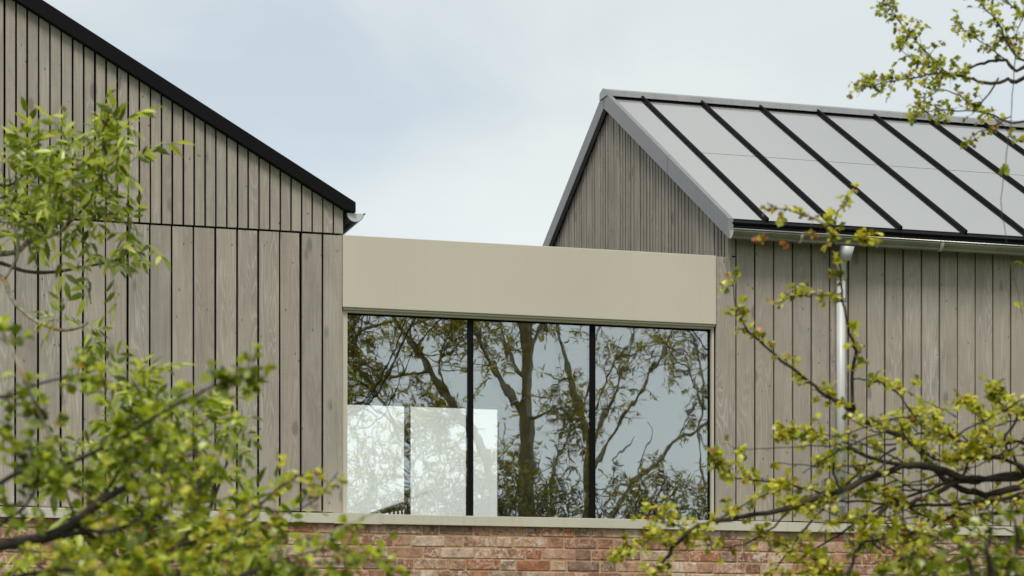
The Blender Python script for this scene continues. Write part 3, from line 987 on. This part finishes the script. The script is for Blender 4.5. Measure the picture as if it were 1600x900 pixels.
b4 = p.limb(D_([(-95, 330), (-50, 350), (-15, 345), (20, 352), (28, 396), (8, 436)], za, za - 0.1, 0.03), 0.010, 0.005, 'branch', LICHEN)
b5 = p.limb(D_([(105, 352), (135, 320), (158, 275), (165, 240), (160, 205), (176, 180)], za - 0.1, za - 0.3, 0.03), 0.006, 0.0025, 'branch', BARK)
b6 = p.limb(D_([(-70, 240), (-30, 270), (5, 290), (30, 280), (48, 255)], za, za - 0.1, 0.03), 0.009, 0.003, 'branch', BARK)
for bb, n, ln in ((b1, 11, 0.12), (b5, 12, 0.12), (b6, 11, 0.12)):
    p.twigs(bb[0], bb[2], n, ln, 0.0035, 'ash', (1, 2), 0.35, 1.0, 0.15, 0.9, 0.3, 0.05, 0.0, 'ash_small', 0.5)
p.twigs(b2[0], b2[2], 6, 0.07, 0.003, 'ash_small', (1, 2), 0.55, 1.0, 0.05, 0.8, 0.2, 0.05, 0.0, 'ash', 0.3)
p.twigs(b4[0], b4[2], 5, 0.10, 0.003, 'ash', (1, 2), 0.2, 0.7, 0.35, 0.9, 0.3, 0.05, 0.0, 'ash_small', 0.5)
for (u, v), n in (((60, 300), 5), ((10, 320), 5), ((120, 250), 6), ((165, 235), 6), ((150, 300), 6), ((95, 300), 6), ((40, 350), 3), ((180, 320), 3), ((30, 270), 4), ((200, 250), 2), ((205, 355), 4), ((75, 345), 4), ((225, 370), 2), ((160, 200), 2), ((130, 345), 4)):
    q = at_depth(u, v, za + p.r.uniform(-0.35, 0.25))
    src = min((x for bb in (b1, b2, b4, b5, b6) for x in bb[0]), key=lambda x: (x - q).length)
    p.limb([src, src.lerp(q, 0.55) + p.rv(0.012), q], 0.003, 0.0015, mb=b1[2], sides=4)
    for _ in range(n): p.leaf(q + p.rv(0.012), p.rv(1) + Vector((0, 0, 0.15)), p.r.choice(('ash', 'ash', 'ash_small')), p.r.uniform(0.7, 1.1))
for (u, v), ns in (((92, 500), 5), ((135, 512), 3), ((148, 530), 3)):
    for _ in range(ns): p.leaf(at_depth(u, v, za - 0.2), p.rv(0.8) + Vector((0.3, 0, -0.4 if u > 120 else 0.4)), 'ash_small', p.r.uniform(0.6, 0.95))
p.finish()

# ---- ash sapling at the lower left
zb = 7.4
p = Plant('ash_sapling', 'bushy ash sapling at the lower left in front of the coping and brickwork', 'sapling', at_depth(190, ground_v(zb), zb), 12)
tr = p.limb(D_([(190, ground_v(zb)), (205, 1300), (225, 1000), (238, 880), (250, 780), (262, 700), (255, 630)], zb, zb, 0.04), 0.028, 0.004, 'trunk', BARK)
arms = [[(230, 960), (290, 880), (330, 790), (352, 730), (372, 690)], [(228, 980), (180, 900), (140, 850), (110, 790), (95, 730)], [(240, 900), (300, 820), (310, 740), (300, 680), (318, 660)],
        [(235, 930), (330, 880), (385, 830), (410, 790)], [(225, 1000), (140, 930), (70, 890), (20, 850)], [(245, 850), (215, 780), (200, 700), (205, 640)], [(240, 900), (190, 850), (165, 790), (160, 730)], [(228, 980), (330, 930), (420, 900), (480, 890)]]
allp = []
for a_ in arms:
    bb = p.limb(D_(a_, zb, zb + p.r.uniform(-0.5, 0.4), 0.06), 0.010, 0.003, 'branch', BARK)
    allp.append(bb)
    p.twigs(bb[0], bb[2], 9, 0.12, 0.003, 'ash', (1, 2), 0.15, 1.0, 0.25, 1.0, 0.3, 0.05, 0.02, 'ash_small', 0.55)
p.twigs(tr[0], tr[2], 16, 0.14, 0.003, 'ash', (1, 2), 0.5, 1.0, 0.25, 1.0, 0.3, 0.05, 0.02, 'ash_small', 0.5)
p.finish()

# ---- blurred hawthorn close to the camera at the left
zc = 5.9
p = Plant('hawthorn_bush', 'blurred hawthorn bush close by at the lower left with a thick dark forked limb', 'bush', at_depth(-260, ground_v(zc), zc), 13, bark=BARK_D)
p.limb(D_([(-260, ground_v(zc)), (-240, 1500), (-180, 1100), (-120, 920), (-40, 862), (60, 843), (110, 822), (155, 785), (190, 765), (215, 752)], zc, zc, 0.05), 0.026, 0.008, 'trunk', BARK_D)
R_MIX = random.Random(21)
def hb(lst, r0, r1, dz=0.0, bark=None, tw=14, ln=0.09, t0=0.15, leaf='haw_green', red=0.04, **kw):
    bb = p.limb(D_(lst, zc, zc + dz, 0.05), r0, r1, 'branch', bark)
    if tw: p.twigs(bb[0], bb[2], int(tw * 1.25), ln, 0.0022, leaf, (2, 4), t0, 1.0, 0.15, 1.0, 0.4, 0.03, red, R_MIX.choice(('haw', 'haw_dark')), 0.35, **kw)
    return bb
hb([(95, 838), (135, 833), (160, 852), (200, 885), (240, 930)], 0.008, 0.004, 0.1)
hb([(-150, 560), (-60, 520), (5, 530), (34, 580), (58, 640), (84, 690), (98, 728)], 0.0055, 0.0045, 0.0, LICHEN, 12, 0.07)
hb([(-120, 730), (-40, 700), (20, 706), (62, 725), (80, 742), (130, 775), (160, 790)], 0.007, 0.004, 0.1, LICHEN, 10, 0.08)
hb([(-110, 780), (-30, 770), (30, 738), (75, 735), (110, 755), (150, 776)], 0.007, 0.005, 0.0, None, 10, 0.08)
hb([(98, 728), (135, 712), (180, 690), (215, 668), (262, 640), (330, 605), (368, 590), (402, 584)], 0.006, 0.002, -0.3, None, 26, 0.06, 0.2)
hb([(190, 900), (240, 868), (300, 846), (350, 824), (400, 792), (440, 760), (470, 742), (498, 735)], 0.006, 0.002, 0.7, None, 22, 0.06, 0.1, 'haw', 0.16)
hb([(400, 792), (450, 800), (495, 780), (515, 755), (528, 738)], 0.003, 0.0015, 0.7, None, 6, 0.05, 0.2, 'haw', 0.2)
hb([(420, 872), (490, 845), (555, 814), (605, 793), (640, 780), (668, 769)], 0.003, 0.0012, 0.3, LICHEN, 0)
hb([(230, 960), (360, 905), (450, 872), (530, 858), (600, 884)], 0.005, 0.0015, 0.2, None, 22, 0.08, 0.2)
hb([(60, 960), (150, 900), (260, 880), (360, 860), (440, 850)], 0.005, 0.0015, 0.5, None, 26, 0.09, 0.1)
hb([(-80, 600), (0, 620), (60, 600), (110, 590), (140, 600)], 0.005, 0.002, 0.2, None, 16, 0.07)
hb([(-80, 930), (30, 900), (120, 890), (200, 905), (280, 890)], 0.007, 0.003, -0.4, None, 34, 0.10)
hb([(-60, 860), (0, 820), (40, 790), (60, 740), (40, 690)], 0.006, 0.002, -0.2, None, 20, 0.08)
hb([(160, 960), (300, 920), (380, 900), (440, 880), (560, 880)], 0.006, 0.002, -0.3, None, 24, 0.07)
hb([(110, 822), (170, 830), (240, 800), (300, 770), (340, 740)], 0.006, 0.002, -0.2, None, 24, 0.09)
hb([(155, 785), (190, 730), (205, 700), (240, 680)], 0.005, 0.002, -0.1, None, 16, 0.08)
hb([(155, 785), (250, 740), (330, 690)], 0.004, 0.002, 0.4, None, 18, 0.09)
p.finish()

# ---- hawthorn reaching in from the right
zh = 8.2
p = Plant('hawthorn_tree', 'hawthorn tree on the right with crooked dark limbs and small yellow-green leaves', 'tree', at_depth(1830, ground_v(zh), zh), 14, bark=BARK_D)
p.limb(D_([(1830, ground_v(zh)), (1825, 1300), (1800, 1000), (1760, 860), (1700, 780), (1640, 745), (1580, 742), (1520, 752), (1490, 748)], zh, zh, 0.03), 0.055, 0.008, 'trunk', BARK_D, power=0.45)
def hw(lst, r0, r1, dz=0.0, tw=14, ln=0.07, t0=0.1, red=0.07, z=None, leaf='haw', jit=0.003, bark=None, **kw):
    z_ = zh if z is None else z
    bb = p.limb(D_(lst, z_, z_ + dz, 0.04, p.r), r0, r1, 'branch', bark, jit=jit)
    if tw: p.twigs(bb[0], bb[2], int(tw * 1.9), ln, 0.0022, leaf, (2, 4), t0, 1.0, 0.2, 0.9, 0.3, 0.03, red, 'haw_green' if leaf == 'haw' else 'haw', 0.10, **kw)
    return bb
hw([(1640, 745), (1560, 748), (1500, 744), (1455, 731), (1415, 728), (1380, 721), (1345, 708), (1318, 701), (1303, 712), (1306, 745), (1316, 772)], 0.0115, 0.004, -0.1, 10, 0.06, 0.3)
hw([(1690, 772), (1630, 752), (1575, 766), (1530, 772), (1495, 760), (1468, 742), (1440, 708), (1405, 680), (1360, 664), (1325, 637), (1290, 618), (1255, 588), (1220, 562), (1184, 532), (1160, 503), (1150, 480), (1146, 440)], 0.015, 0.002, 0.1, 26, 0.045, 0.32, 0.1)
hw([(1335, 640), (1330, 600), (1336, 550), (1324, 508), (1316, 455), (1311, 400), (1300, 366), (1312, 330), (1326, 302)], 0.0075, 0.0014, -0.2, 16, 0.035, 0.1, 0.12)
hw([(1303, 370), (1285, 350), (1255, 335), (1225, 328), (1198, 320)], 0.0022, 0.001, -0.2, 7, 0.03, 0.2, 0.25, z=zh - 0.2)
hw([(1305, 375), (1340, 375), (1362, 372)], 0.002, 0.001, 0, 7, 0.03, 0.3, 0.3, z=zh - 0.2)
hw([(1304, 372), (1270, 372), (1230, 375), (1180, 378)], 0.0018, 0.001, 0, 4, 0.02, 0.3, 0.7, z=zh - 0.2)
hw([(1316, 458), (1290, 462), (1258, 462), (1235, 464), (1214, 474)], 0.003, 0.0012, -0.1, 9, 0.03, 0.05, 0.1)
hw([(1334, 592), (1365, 596), (1392, 607), (1418, 636), (1440, 665), (1470, 690)], 0.003, 0.004, 0.1, 9, 0.04, 0.05)
hw([(1520, 752), (1440, 726), (1400, 733), (1330, 758), (1260, 785), (1180, 804), (1110, 817), (1073, 832), (1045, 865), (1015, 905), (990, 950)], 0.014, 0.005, -0.2, 24, 0.06, 0.35, 0.08)
hw([(1080, 828), (1050, 820), (1020, 800)], 0.003, 0.001, 0, 12, 0.06, 0.1, 0.12, z=zh - 0.15)
hw([(1300, 775), (1250, 762), (1196, 750), (1153, 747), (1125, 735), (1112, 715)], 0.005, 0.0015, -0.1, 18, 0.05, 0.1, 0.12)
hw([(1400, 694), (1330, 693), (1280, 697), (1200, 700), (1145, 702)], 0.0035, 0.001, 0.0, 5, 0.04, 0.0, 0.1)
hw([(1340, 708), (1300, 690), (1270, 680), (1240, 675), (1215, 688)], 0.004, 0.0015, 0, 14, 0.045, 0.3, 0.1)
hw([(1240, 788), (1200, 830), (1180, 842), (1140, 856), (1095, 852), (1060, 862)], 0.004, 0.0015, -0.1, 14, 0.05, 0.1, 0.1)
hw([(1060, 855), (1030, 840), (1000, 850), (960, 880)], 0.0025, 0.001, -0.1, 14, 0.05, 0.1, 0.1)
hw([(1100, 825), (1180, 780), (1240, 755)], 0.003, 0.002, -0.3, 14, 0.05, 0.1, 0.1)
hw([(1530, 752), (1500, 752), (1465, 770), (1425, 786), (1390, 786), (1366, 820), (1346, 850), (1332, 880), (1322, 910), (1310, 960)], 0.011, 0.006, -0.2, 8, 0.05, 0.3)
hw([(1640, 748), (1590, 772), (1530, 786), (1470, 790), (1420, 790), (1370, 786), (1310, 782), (1270, 788), (1230, 795)], 0.007, 0.003, 0.1, 10, 0.05, 0.2)
hw([(1500, 748), (1440, 770), (1380, 790), (1320, 830), (1270, 860), (1240, 880)], 0.006, 0.003, 0.2, 12, 0.06, 0.2)
hw([(1400, 700), (1340, 740), (1290, 790), (1240, 850), (1200, 905)], 0.005, 0.003, 0.3, 10, 0.05, 0.3)
hw([(1330, 720), (1350, 750), (1390, 780), (1430, 800), (1480, 820)], 0.005, 0.003, 0.2, 10, 0.05, 0.2)
hw([(1640, 700), (1590, 690), (1540, 700), (1500, 690), (1470, 670), (1455, 645)], 0.008, 0.002, -0.2, 24, 0.06, 0.1)
hw([(1600, 740), (1570, 690), (1590, 655), (1578, 640), (1556, 625), (1550, 610)], 0.006, 0.0018, -0.2, 18, 0.045, 0.5)
hw([(1640, 720), (1600, 650), (1620, 620), (1640, 600)], 0.006, 0.0018, -0.2, 10, 0.05, 0.3)
hw([(1640, 765), (1580, 720), (1520, 715), (1470, 720), (1420, 690), (1405, 660)], 0.008, 0.002, -0.4, 24, 0.06, 0.1)
hw([(1500, 748), (1530, 700), (1540, 670), (1520, 640), (1505, 625)], 0.005, 0.0015, 0.1, 18, 0.05, 0.2)
hw([(1640, 800), (1580, 800), (1520, 810), (1450, 850), (1400, 880), (1360, 920)], 0.010, 0.003, -0.3, 26, 0.07, 0.1)
hw([(1640, 780), (1560, 780), (1500, 800), (1440, 830), (1380, 840), (1330, 850)], 0.008, 0.003, 0.2, 24, 0.06, 0.1)
hw([(1310, 940), (1290, 890), (1250, 860), (1215, 850)], 0.004, 0.0015, -0.1, 18, 0.05, 0.1, leaf='haw')
hw([(1330, 930), (1310, 900), (1280, 890), (1230, 900)], 0.004, 0.0015, -0.2, 16, 0.05, 0.1, leaf='haw')
# bare criss-cross shoots
for _ in range(52):
    u0, v0 = p.r.uniform(1360, 1620), p.r.uniform(640, 880)
    a_ = p.r.uniform(-0.6, 0.6) + (math.pi if p.r.random() < 0.7 else 0)
    ln = p.r.uniform(60, 170)
    hw([(u0, v0), (u0 + 0.5 * ln * math.cos(a_), v0 + 0.5 * ln * math.sin(a_) + p.r.uniform(-14, 14)), (u0 + ln * math.cos(a_), v0 + ln * math.sin(a_))], 0.0036, 0.0015, p.r.uniform(-.2, .2), 3, 0.05, 0.2, z=zh + p.r.uniform(-0.5, 0.4), bark=LICHEN if p.r.random() < 0.25 else None)
p.finish()

# ---- leafy dark hedge plant closer at the lower right corner
zd = 6.2
p = Plant('hedge_shrub', 'dense darker green shrub in the lower right corner, out of focus', 'shrub', at_depth(1600, ground_v(zd), zd), 15, bark=BARK_D)
tr = p.limb(D_([(1600, ground_v(zd)), (1590, 1300), (1570, 1050), (1555, 930), (1540, 850)], zd, zd, 0.05), 0.03, 0.006, 'trunk', BARK_D)
for a_ in ([(1570, 1040), (1510, 960), (1470, 910), (1440, 870)], [(1570, 1040), (1620, 940), (1640, 880), (1650, 830)], [(1560, 980), (1530, 920), (1515, 880), (1500, 845)], [(1560, 980), (1580, 900), (1590, 850), (1585, 810)], [(1575, 1080), (1480, 1000), (1430, 940), (1390, 905)], [(1560, 980), (1545, 890), (1548, 840)], [(1560, 1000), (1600, 910), (1620, 860)]):
    bb = p.limb(D_(a_, zd, zd + p.r.uniform(-0.5, 0.4), 0.06), 0.010, 0.003, 'branch')
    p.twigs(bb[0], bb[2], 13, 0.08, 0.0025, 'haw_dark', (2, 3), 0.2, 1.0, 0.1, 1.0, 0.4, 0.03, 0.02, 'haw_green', 0.3)
p.finish()
zd = 3.1
p = Plant('leafy_shoot', 'very blurred bright green shoot at the bottom edge of the right corner', 'shoot', at_depth(1600, ground_v(zd), zd), 16)
tr = p.limb(D_([(1600, ground_v(zd)), (1598, 2000), (1592, 1400), (1588, 1050), (1582, 930)], zd, zd, 0.01), 0.008, 0.002, 'stem')
for q in range(26):
    t = p.r.uniform(0.80, 1.0)
    i = min(int(t * (len(tr[0]) - 1)), len(tr[0]) - 1)
    p.leaf(tr[0][i], p.rv(0.8) + Vector((0, 0, 0.3)), 'haw_green', p.r.uniform(1.0, 1.6))
p.finish()

# ---- branches of another tree hanging in at the upper right
ze = 9.0
p = Plant('overhanging_tree', 'tree whose thin leafy branches hang in against the sky at the upper right', 'tree', at_depth(3300, ground_v(ze), ze), 17, bark=BARK_D)
p.limb(D_([(3300, ground_v(ze)), (3295, 1200), (3290, 800), (3280, 450), (3260, 100), (3240, -300), (3220, -700)], ze, ze, 0.03), 0.075, 0.03, 'trunk', BARK_D)
def ov(lst, r0, r1, dz=0.0, tw=14, ln=0.06, t0=0.3, red=0.08, spur=(2, 4), **kw):
    bb = p.limb(D_(lst, ze, ze + dz, 0.05, p.r), r0, r1, 'branch', jit=0.002)
    if tw: p.twigs(bb[0], bb[2], int(tw * 1.6), ln, 0.0016, 'haw_tiny', spur, t0, 1.0, 0.1, 0.9, 0.35, 0.028, red, 'haw_tiny_green', 0.5, **kw)
    return bb
ov([(3240, -300), (2800, -620), (2300, -560), (1900, -280), (1720, 40), (1600, 122), (1575, 124), (1555, 130), (1520, 125), (1490, 116), (1450, 117), (1400, 126), (1362, 134), (1340, 139)], 0.013, 0.0012, -0.1, 44, 0.06, 0.62)
ov([(3235, -360), (2800, -680), (2300, -640), (1900, -380), (1700, 0), (1600, 105), (1572, 95), (1550, 95), (1525, 102), (1500, 115), (1478, 112), (1455, 90), (1435, 68), (1410, 42), (1394, 18), (1378, -4)], 0.010, 0.0012, 0.1, 40, 0.06, 0.62)
ov([(1700, 140), (1640, 110), (1600, 95), (1578, 75), (1560, 36), (1536, 10), (1522, -12)], 0.007, 0.0015, -0.1, 16, 0.06, 0.3)
ov([(3245, -220), (2800, -540), (2300, -460), (1900, -180), (1720, 130), (1600, 190), (1552, 180), (1510, 173), (1470, 172), (1430, 176)], 0.009, 0.0012, 0.1, 22, 0.05, 0.64)
ov([(1560, 122), (1530, 165), (1500, 150), (1470, 140), (1440, 160), (1430, 185)], 0.004, 0.001, 0.0, 22, 0.05, 0.1)
ov([(1575, 95), (1540, 70), (1510, 50), (1500, 35)], 0.003, 0.001, 0.0, 14, 0.05, 0.1)
ov([(1480, 112), (1440, 100), (1410, 80), (1400, 60)], 0.003, 0.001, 0.0, 14, 0.05, 0.1)
ov([(1580, 182), (1545, 200), (1525, 208), (1510, 222)], 0.003, 0.001, 0.0, 8, 0.04, 0.2)
ov([(1552, 182), (1575, 205), (1585, 218), (1610, 222)], 0.003, 0.001, 0.0, 4, 0.04, 0.2)
ov([(1700, 60), (1640, 35), (1600, 22), (1575, 5), (1550, -10)], 0.006, 0.002, 0.1, 16, 0.06, 0.2)
ov([(1680, 70), (1620, 60), (1585, 60), (1560, 58)], 0.004, 0.0015, 0.0, 20, 0.07, 0.1)
bb = ov([(1600, 20), (1588, 60), (1584, 130), (1578, 200), (1572, 252), (1565, 310), (1568, 350), (1578, 400), (1588, 450), (1597, 490)], 0.0022, 0.001, -0.3, 0)
for (u, v) in ((1572, 257), (1570, 262), (1575, 260), (1577, 412), (1582, 414), (1598, 488)):
    p.leaf(at_depth(u, v - 4, ze - 0.2), p.rv(0.6) + Vector((0, 0, -0.6)), 'haw_green', 1.35)
p.finish()

# ------------------------------------------------------------------ trees across the garden, seen mirrored in the window
def mirror_pts(lst, y0, y1=None, wob=0.0, r=random.Random(5)):
    y1 = y0 if y1 is None else y1
    out = []
    n = max(1, len(lst) - 1)
    for i, (u, v) in enumerate(lst):
        q = at_y(u, v, y0 + (y1 - y0) * i / n + r.uniform(-wob, wob))
        out.append(Vector((q.x, 0.12 - q.y, q.z)))
    return out
def garden_tree(name, label, ym, trunk, limbs, r0, seed, tw=26, ln=0.7, leaf='tree', spur=(4, 7), bark=None, sub=0.5, cat='tree', step=0.10, extra=None):
    bark = bark or BARK_T
    b0 = mirror_pts([trunk[0]], ym)[0]
    p = Plant(name, label, cat, (b0.x, b0.y, 0), seed, bark=bark)
    tp = [Vector((b0.x, b0.y, -0.05)), Vector((b0.x, b0.y, 1.2))] + mirror_pts(trunk, ym)
    t = p.limb(tp, r0 * 1.25, r0 * 0.35, 'trunk', bark, sides=10)
    for (lst, ra, rb, dz, n) in limbs:
        q = p.limb(mirror_pts(lst, ym, ym + dz, 0.1), ra * 0.55, rb * 0.5, 'branch', bark)
        p.twigs(q[0], q[2], int(n * 1.5), ln, 0.007, leaf, spur, 0.25, 1.0, 0.05, 1.0, sub, step, 0.0, None, 0, 0.05)
    if extra: extra(p, t)
    p.finish(single=0, crown='crown')
    return p
Y1 = 9.5
garden_tree('tall_ash_tree', 'tall ash tree across the garden, mirrored in the middle pane', Y1,
    [(822, 830), (821, 740), (819, 640), (822, 560), (818, 480), (815, 380), (825, 250), (815, 100)],
    [([(819, 660), (792, 610), (768, 575), (748, 540), (736, 500), (700, 440)], 0.075, 0.02, -0.5, 14),
     ([(822, 600), (800, 570), (786, 530), (775, 490), (760, 420)], 0.06, 0.02, 0.8, 14),
     ([(820, 560), (838, 520), (850, 480), (880, 420)], 0.06, 0.02, 0.4, 14),
     ([(820, 660), (850, 645), (875, 640), (890, 655)], 0.03, 0.01, -0.4, 14),
     ([(818, 480), (780, 420), (730, 380), (680, 360)], 0.07, 0.02, 0.5, 16),
     ([(816, 460), (860, 400), (920, 360), (990, 340)], 0.07, 0.02, -0.5, 16),
     ([(820, 770), (790, 735), (775, 710)], 0.03, 0.01, 0.5, 12)], 0.088, 41, ln=0.62)
garden_tree('leaning_tree', 'leaning leafy tree across the garden, mirrored in the left pane', 8.2,
    [(770, 830), (762, 740), (740, 680), (705, 625), (675, 580), (650, 540), (620, 500), (590, 450), (560, 400)],
    [([(745, 690), (725, 655), (700, 655), (680, 640)], 0.04, 0.012, 0.3, 22),
     ([(700, 620), (690, 570), (700, 530), (720, 490)], 0.03, 0.01, -0.3, 20),
     ([(675, 580), (640, 585), (610, 590), (580, 600), (550, 590)], 0.03, 0.01, 0.4, 14),
     ([(650, 540), (645, 510), (660, 480), (670, 440)], 0.03, 0.01, -0.4, 20),
     ([(620, 500), (580, 510), (555, 530), (530, 560)], 0.03, 0.01, 0.3, 20),
     ([(600, 470), (570, 490), (550, 490)], 0.03, 0.01, 0.0, 18),
     ([(630, 690), (608, 640), (575, 590), (560, 545), (545, 500)], 0.03, 0.008, 0.5, 12),
     ([(640, 680), (590, 640), (555, 625), (530, 620)], 0.025, 0.008, 0.2, 9)], 0.05, 42, ln=0.5)
garden_tree('forked_tree', 'forked tree with dead side shoots across the garden, mirrored beside the right mullion', 10.0,
    [(916, 830), (917, 740), (916, 690), (902, 640), (890, 590), (880, 550), (872, 520), (866, 470), (850, 400)],
    [([(917, 700), (905, 650), (918, 600), (930, 540), (950, 480)], 0.05, 0.015, 0.4, 10),
     ([(860, 800), (862, 745), (875, 705), (892, 672), (905, 640)], 0.035, 0.015, -0.3, 7),
     ([(925, 760), (935, 720), (950, 690), (985, 640), (1005, 610), (1020, 575), (1042, 545), (1060, 500), (1080, 450)], 0.05, 0.015, 0.3, 12),
     ([(930, 700), (945, 650), (970, 600), (985, 550), (1000, 480)], 0.035, 0.012, -0.4, 10),
     ([(935, 640), (950, 590), (980, 545), (1000, 500)], 0.03, 0.01, 0.4, 16),
     ([(890, 590), (870, 600), (855, 625)], 0.02, 0.008, 0.3, 8)], 0.05, 43, ln=0.42, spur=(2, 5))
garden_tree('pale_barked_tree', 'pale barked spreading tree across the garden, mirrored in the right pane', 11.0,
    [(950, 850), (968, 790), (985, 760), (1000, 745), (1025, 728), (1045, 702), (1065, 682), (1085, 678), (1110, 660), (1150, 620)],
    [([(1000, 745), (1008, 715), (1015, 690), (1022, 672), (1015, 660)], 0.02, 0.008, 0.2, 0),
     ([(960, 720), (975, 705), (990, 690), (996, 682)], 0.02, 0.01, 0.1, 0),
     ([(1065, 682), (1070, 660), (1085, 640)], 0.02, 0.008, -0.2, 9),
     ([(1100, 760), (1095, 700), (1098, 640), (1085, 590), (1060, 560), (1040, 530)], 0.03, 0.01, -0.3, 18),
     ([(1100, 640), (1100, 580), (1085, 530), (1060, 490)], 0.03, 0.01, 0.3, 20),
     ([(1085, 560), (1050, 540), (1020, 530)], 0.02, 0.008, 0.4, 16)], 0.035, 44, ln=0.42, bark=LICHEN, spur=(2, 5))
def bush(u0, u1, v0, v1, n):
    def f(p, t):
        for _ in range(n):
            u = p.r.uniform(u0, u1); v = v1 - (v1 - v0) * p.r.random() ** 1.4 * (1 - 0.6 * abs((u - (u0 + u1) / 2) / ((u1 - u0) / 2)) ** 2)
            q = mirror_pts([(u, v)], p.ym, p.ym, 0.4)[0]
            mb = p.parts[0][1]
            p.twig(q, (p.rv(0.5) + Vector((0, 0, 0.8))).normalized(), 0.35, 0.006, mb, p.leafk, (3, 6), 0.07, 0.0, None, 0, 0.03, 0.3)
    return f
for nm, lb, ym, u0, u1, v0, seed, n in (('garden_shrub', 'round leafy shrub at the foot of the mirrored tall tree', 8.8, 740, 890, 745, 51, 130),
                                       ('garden_shrub', 'fine-leaved shrub low in the mirrored right pane', 9.0, 985, 1110, 745, 52, 90),
                                       ('garden_shrub', 'low shrub mirrored between the right mullion and the pale tree', 8.6, 925, 1000, 730, 53, 30),
                                       ('garden_shrub', 'shrub mirrored behind the swing seat', 9.4, 530, 760, 660, 54, 300)):
    b0 = mirror_pts([((u0 + u1) / 2, 830)], ym)[0]
    p = Plant(nm, lb, 'shrub', (b0.x, b0.y, 0), seed, group='shrubs across the garden')
    p.ym = ym
    p.leafk = 'tree_lit' if seed == 51 else 'tree'
    p.limb([Vector((b0.x, b0.y, -0.05)), Vector((b0.x + 0.05, b0.y, 1.2)), Vector((b0.x, b0.y, 2.6))], 0.05, 0.02, 'trunk')
    bush(u0, u1, v0, 830, n)(p, None)
    p.finish(single=0, crown='crown')
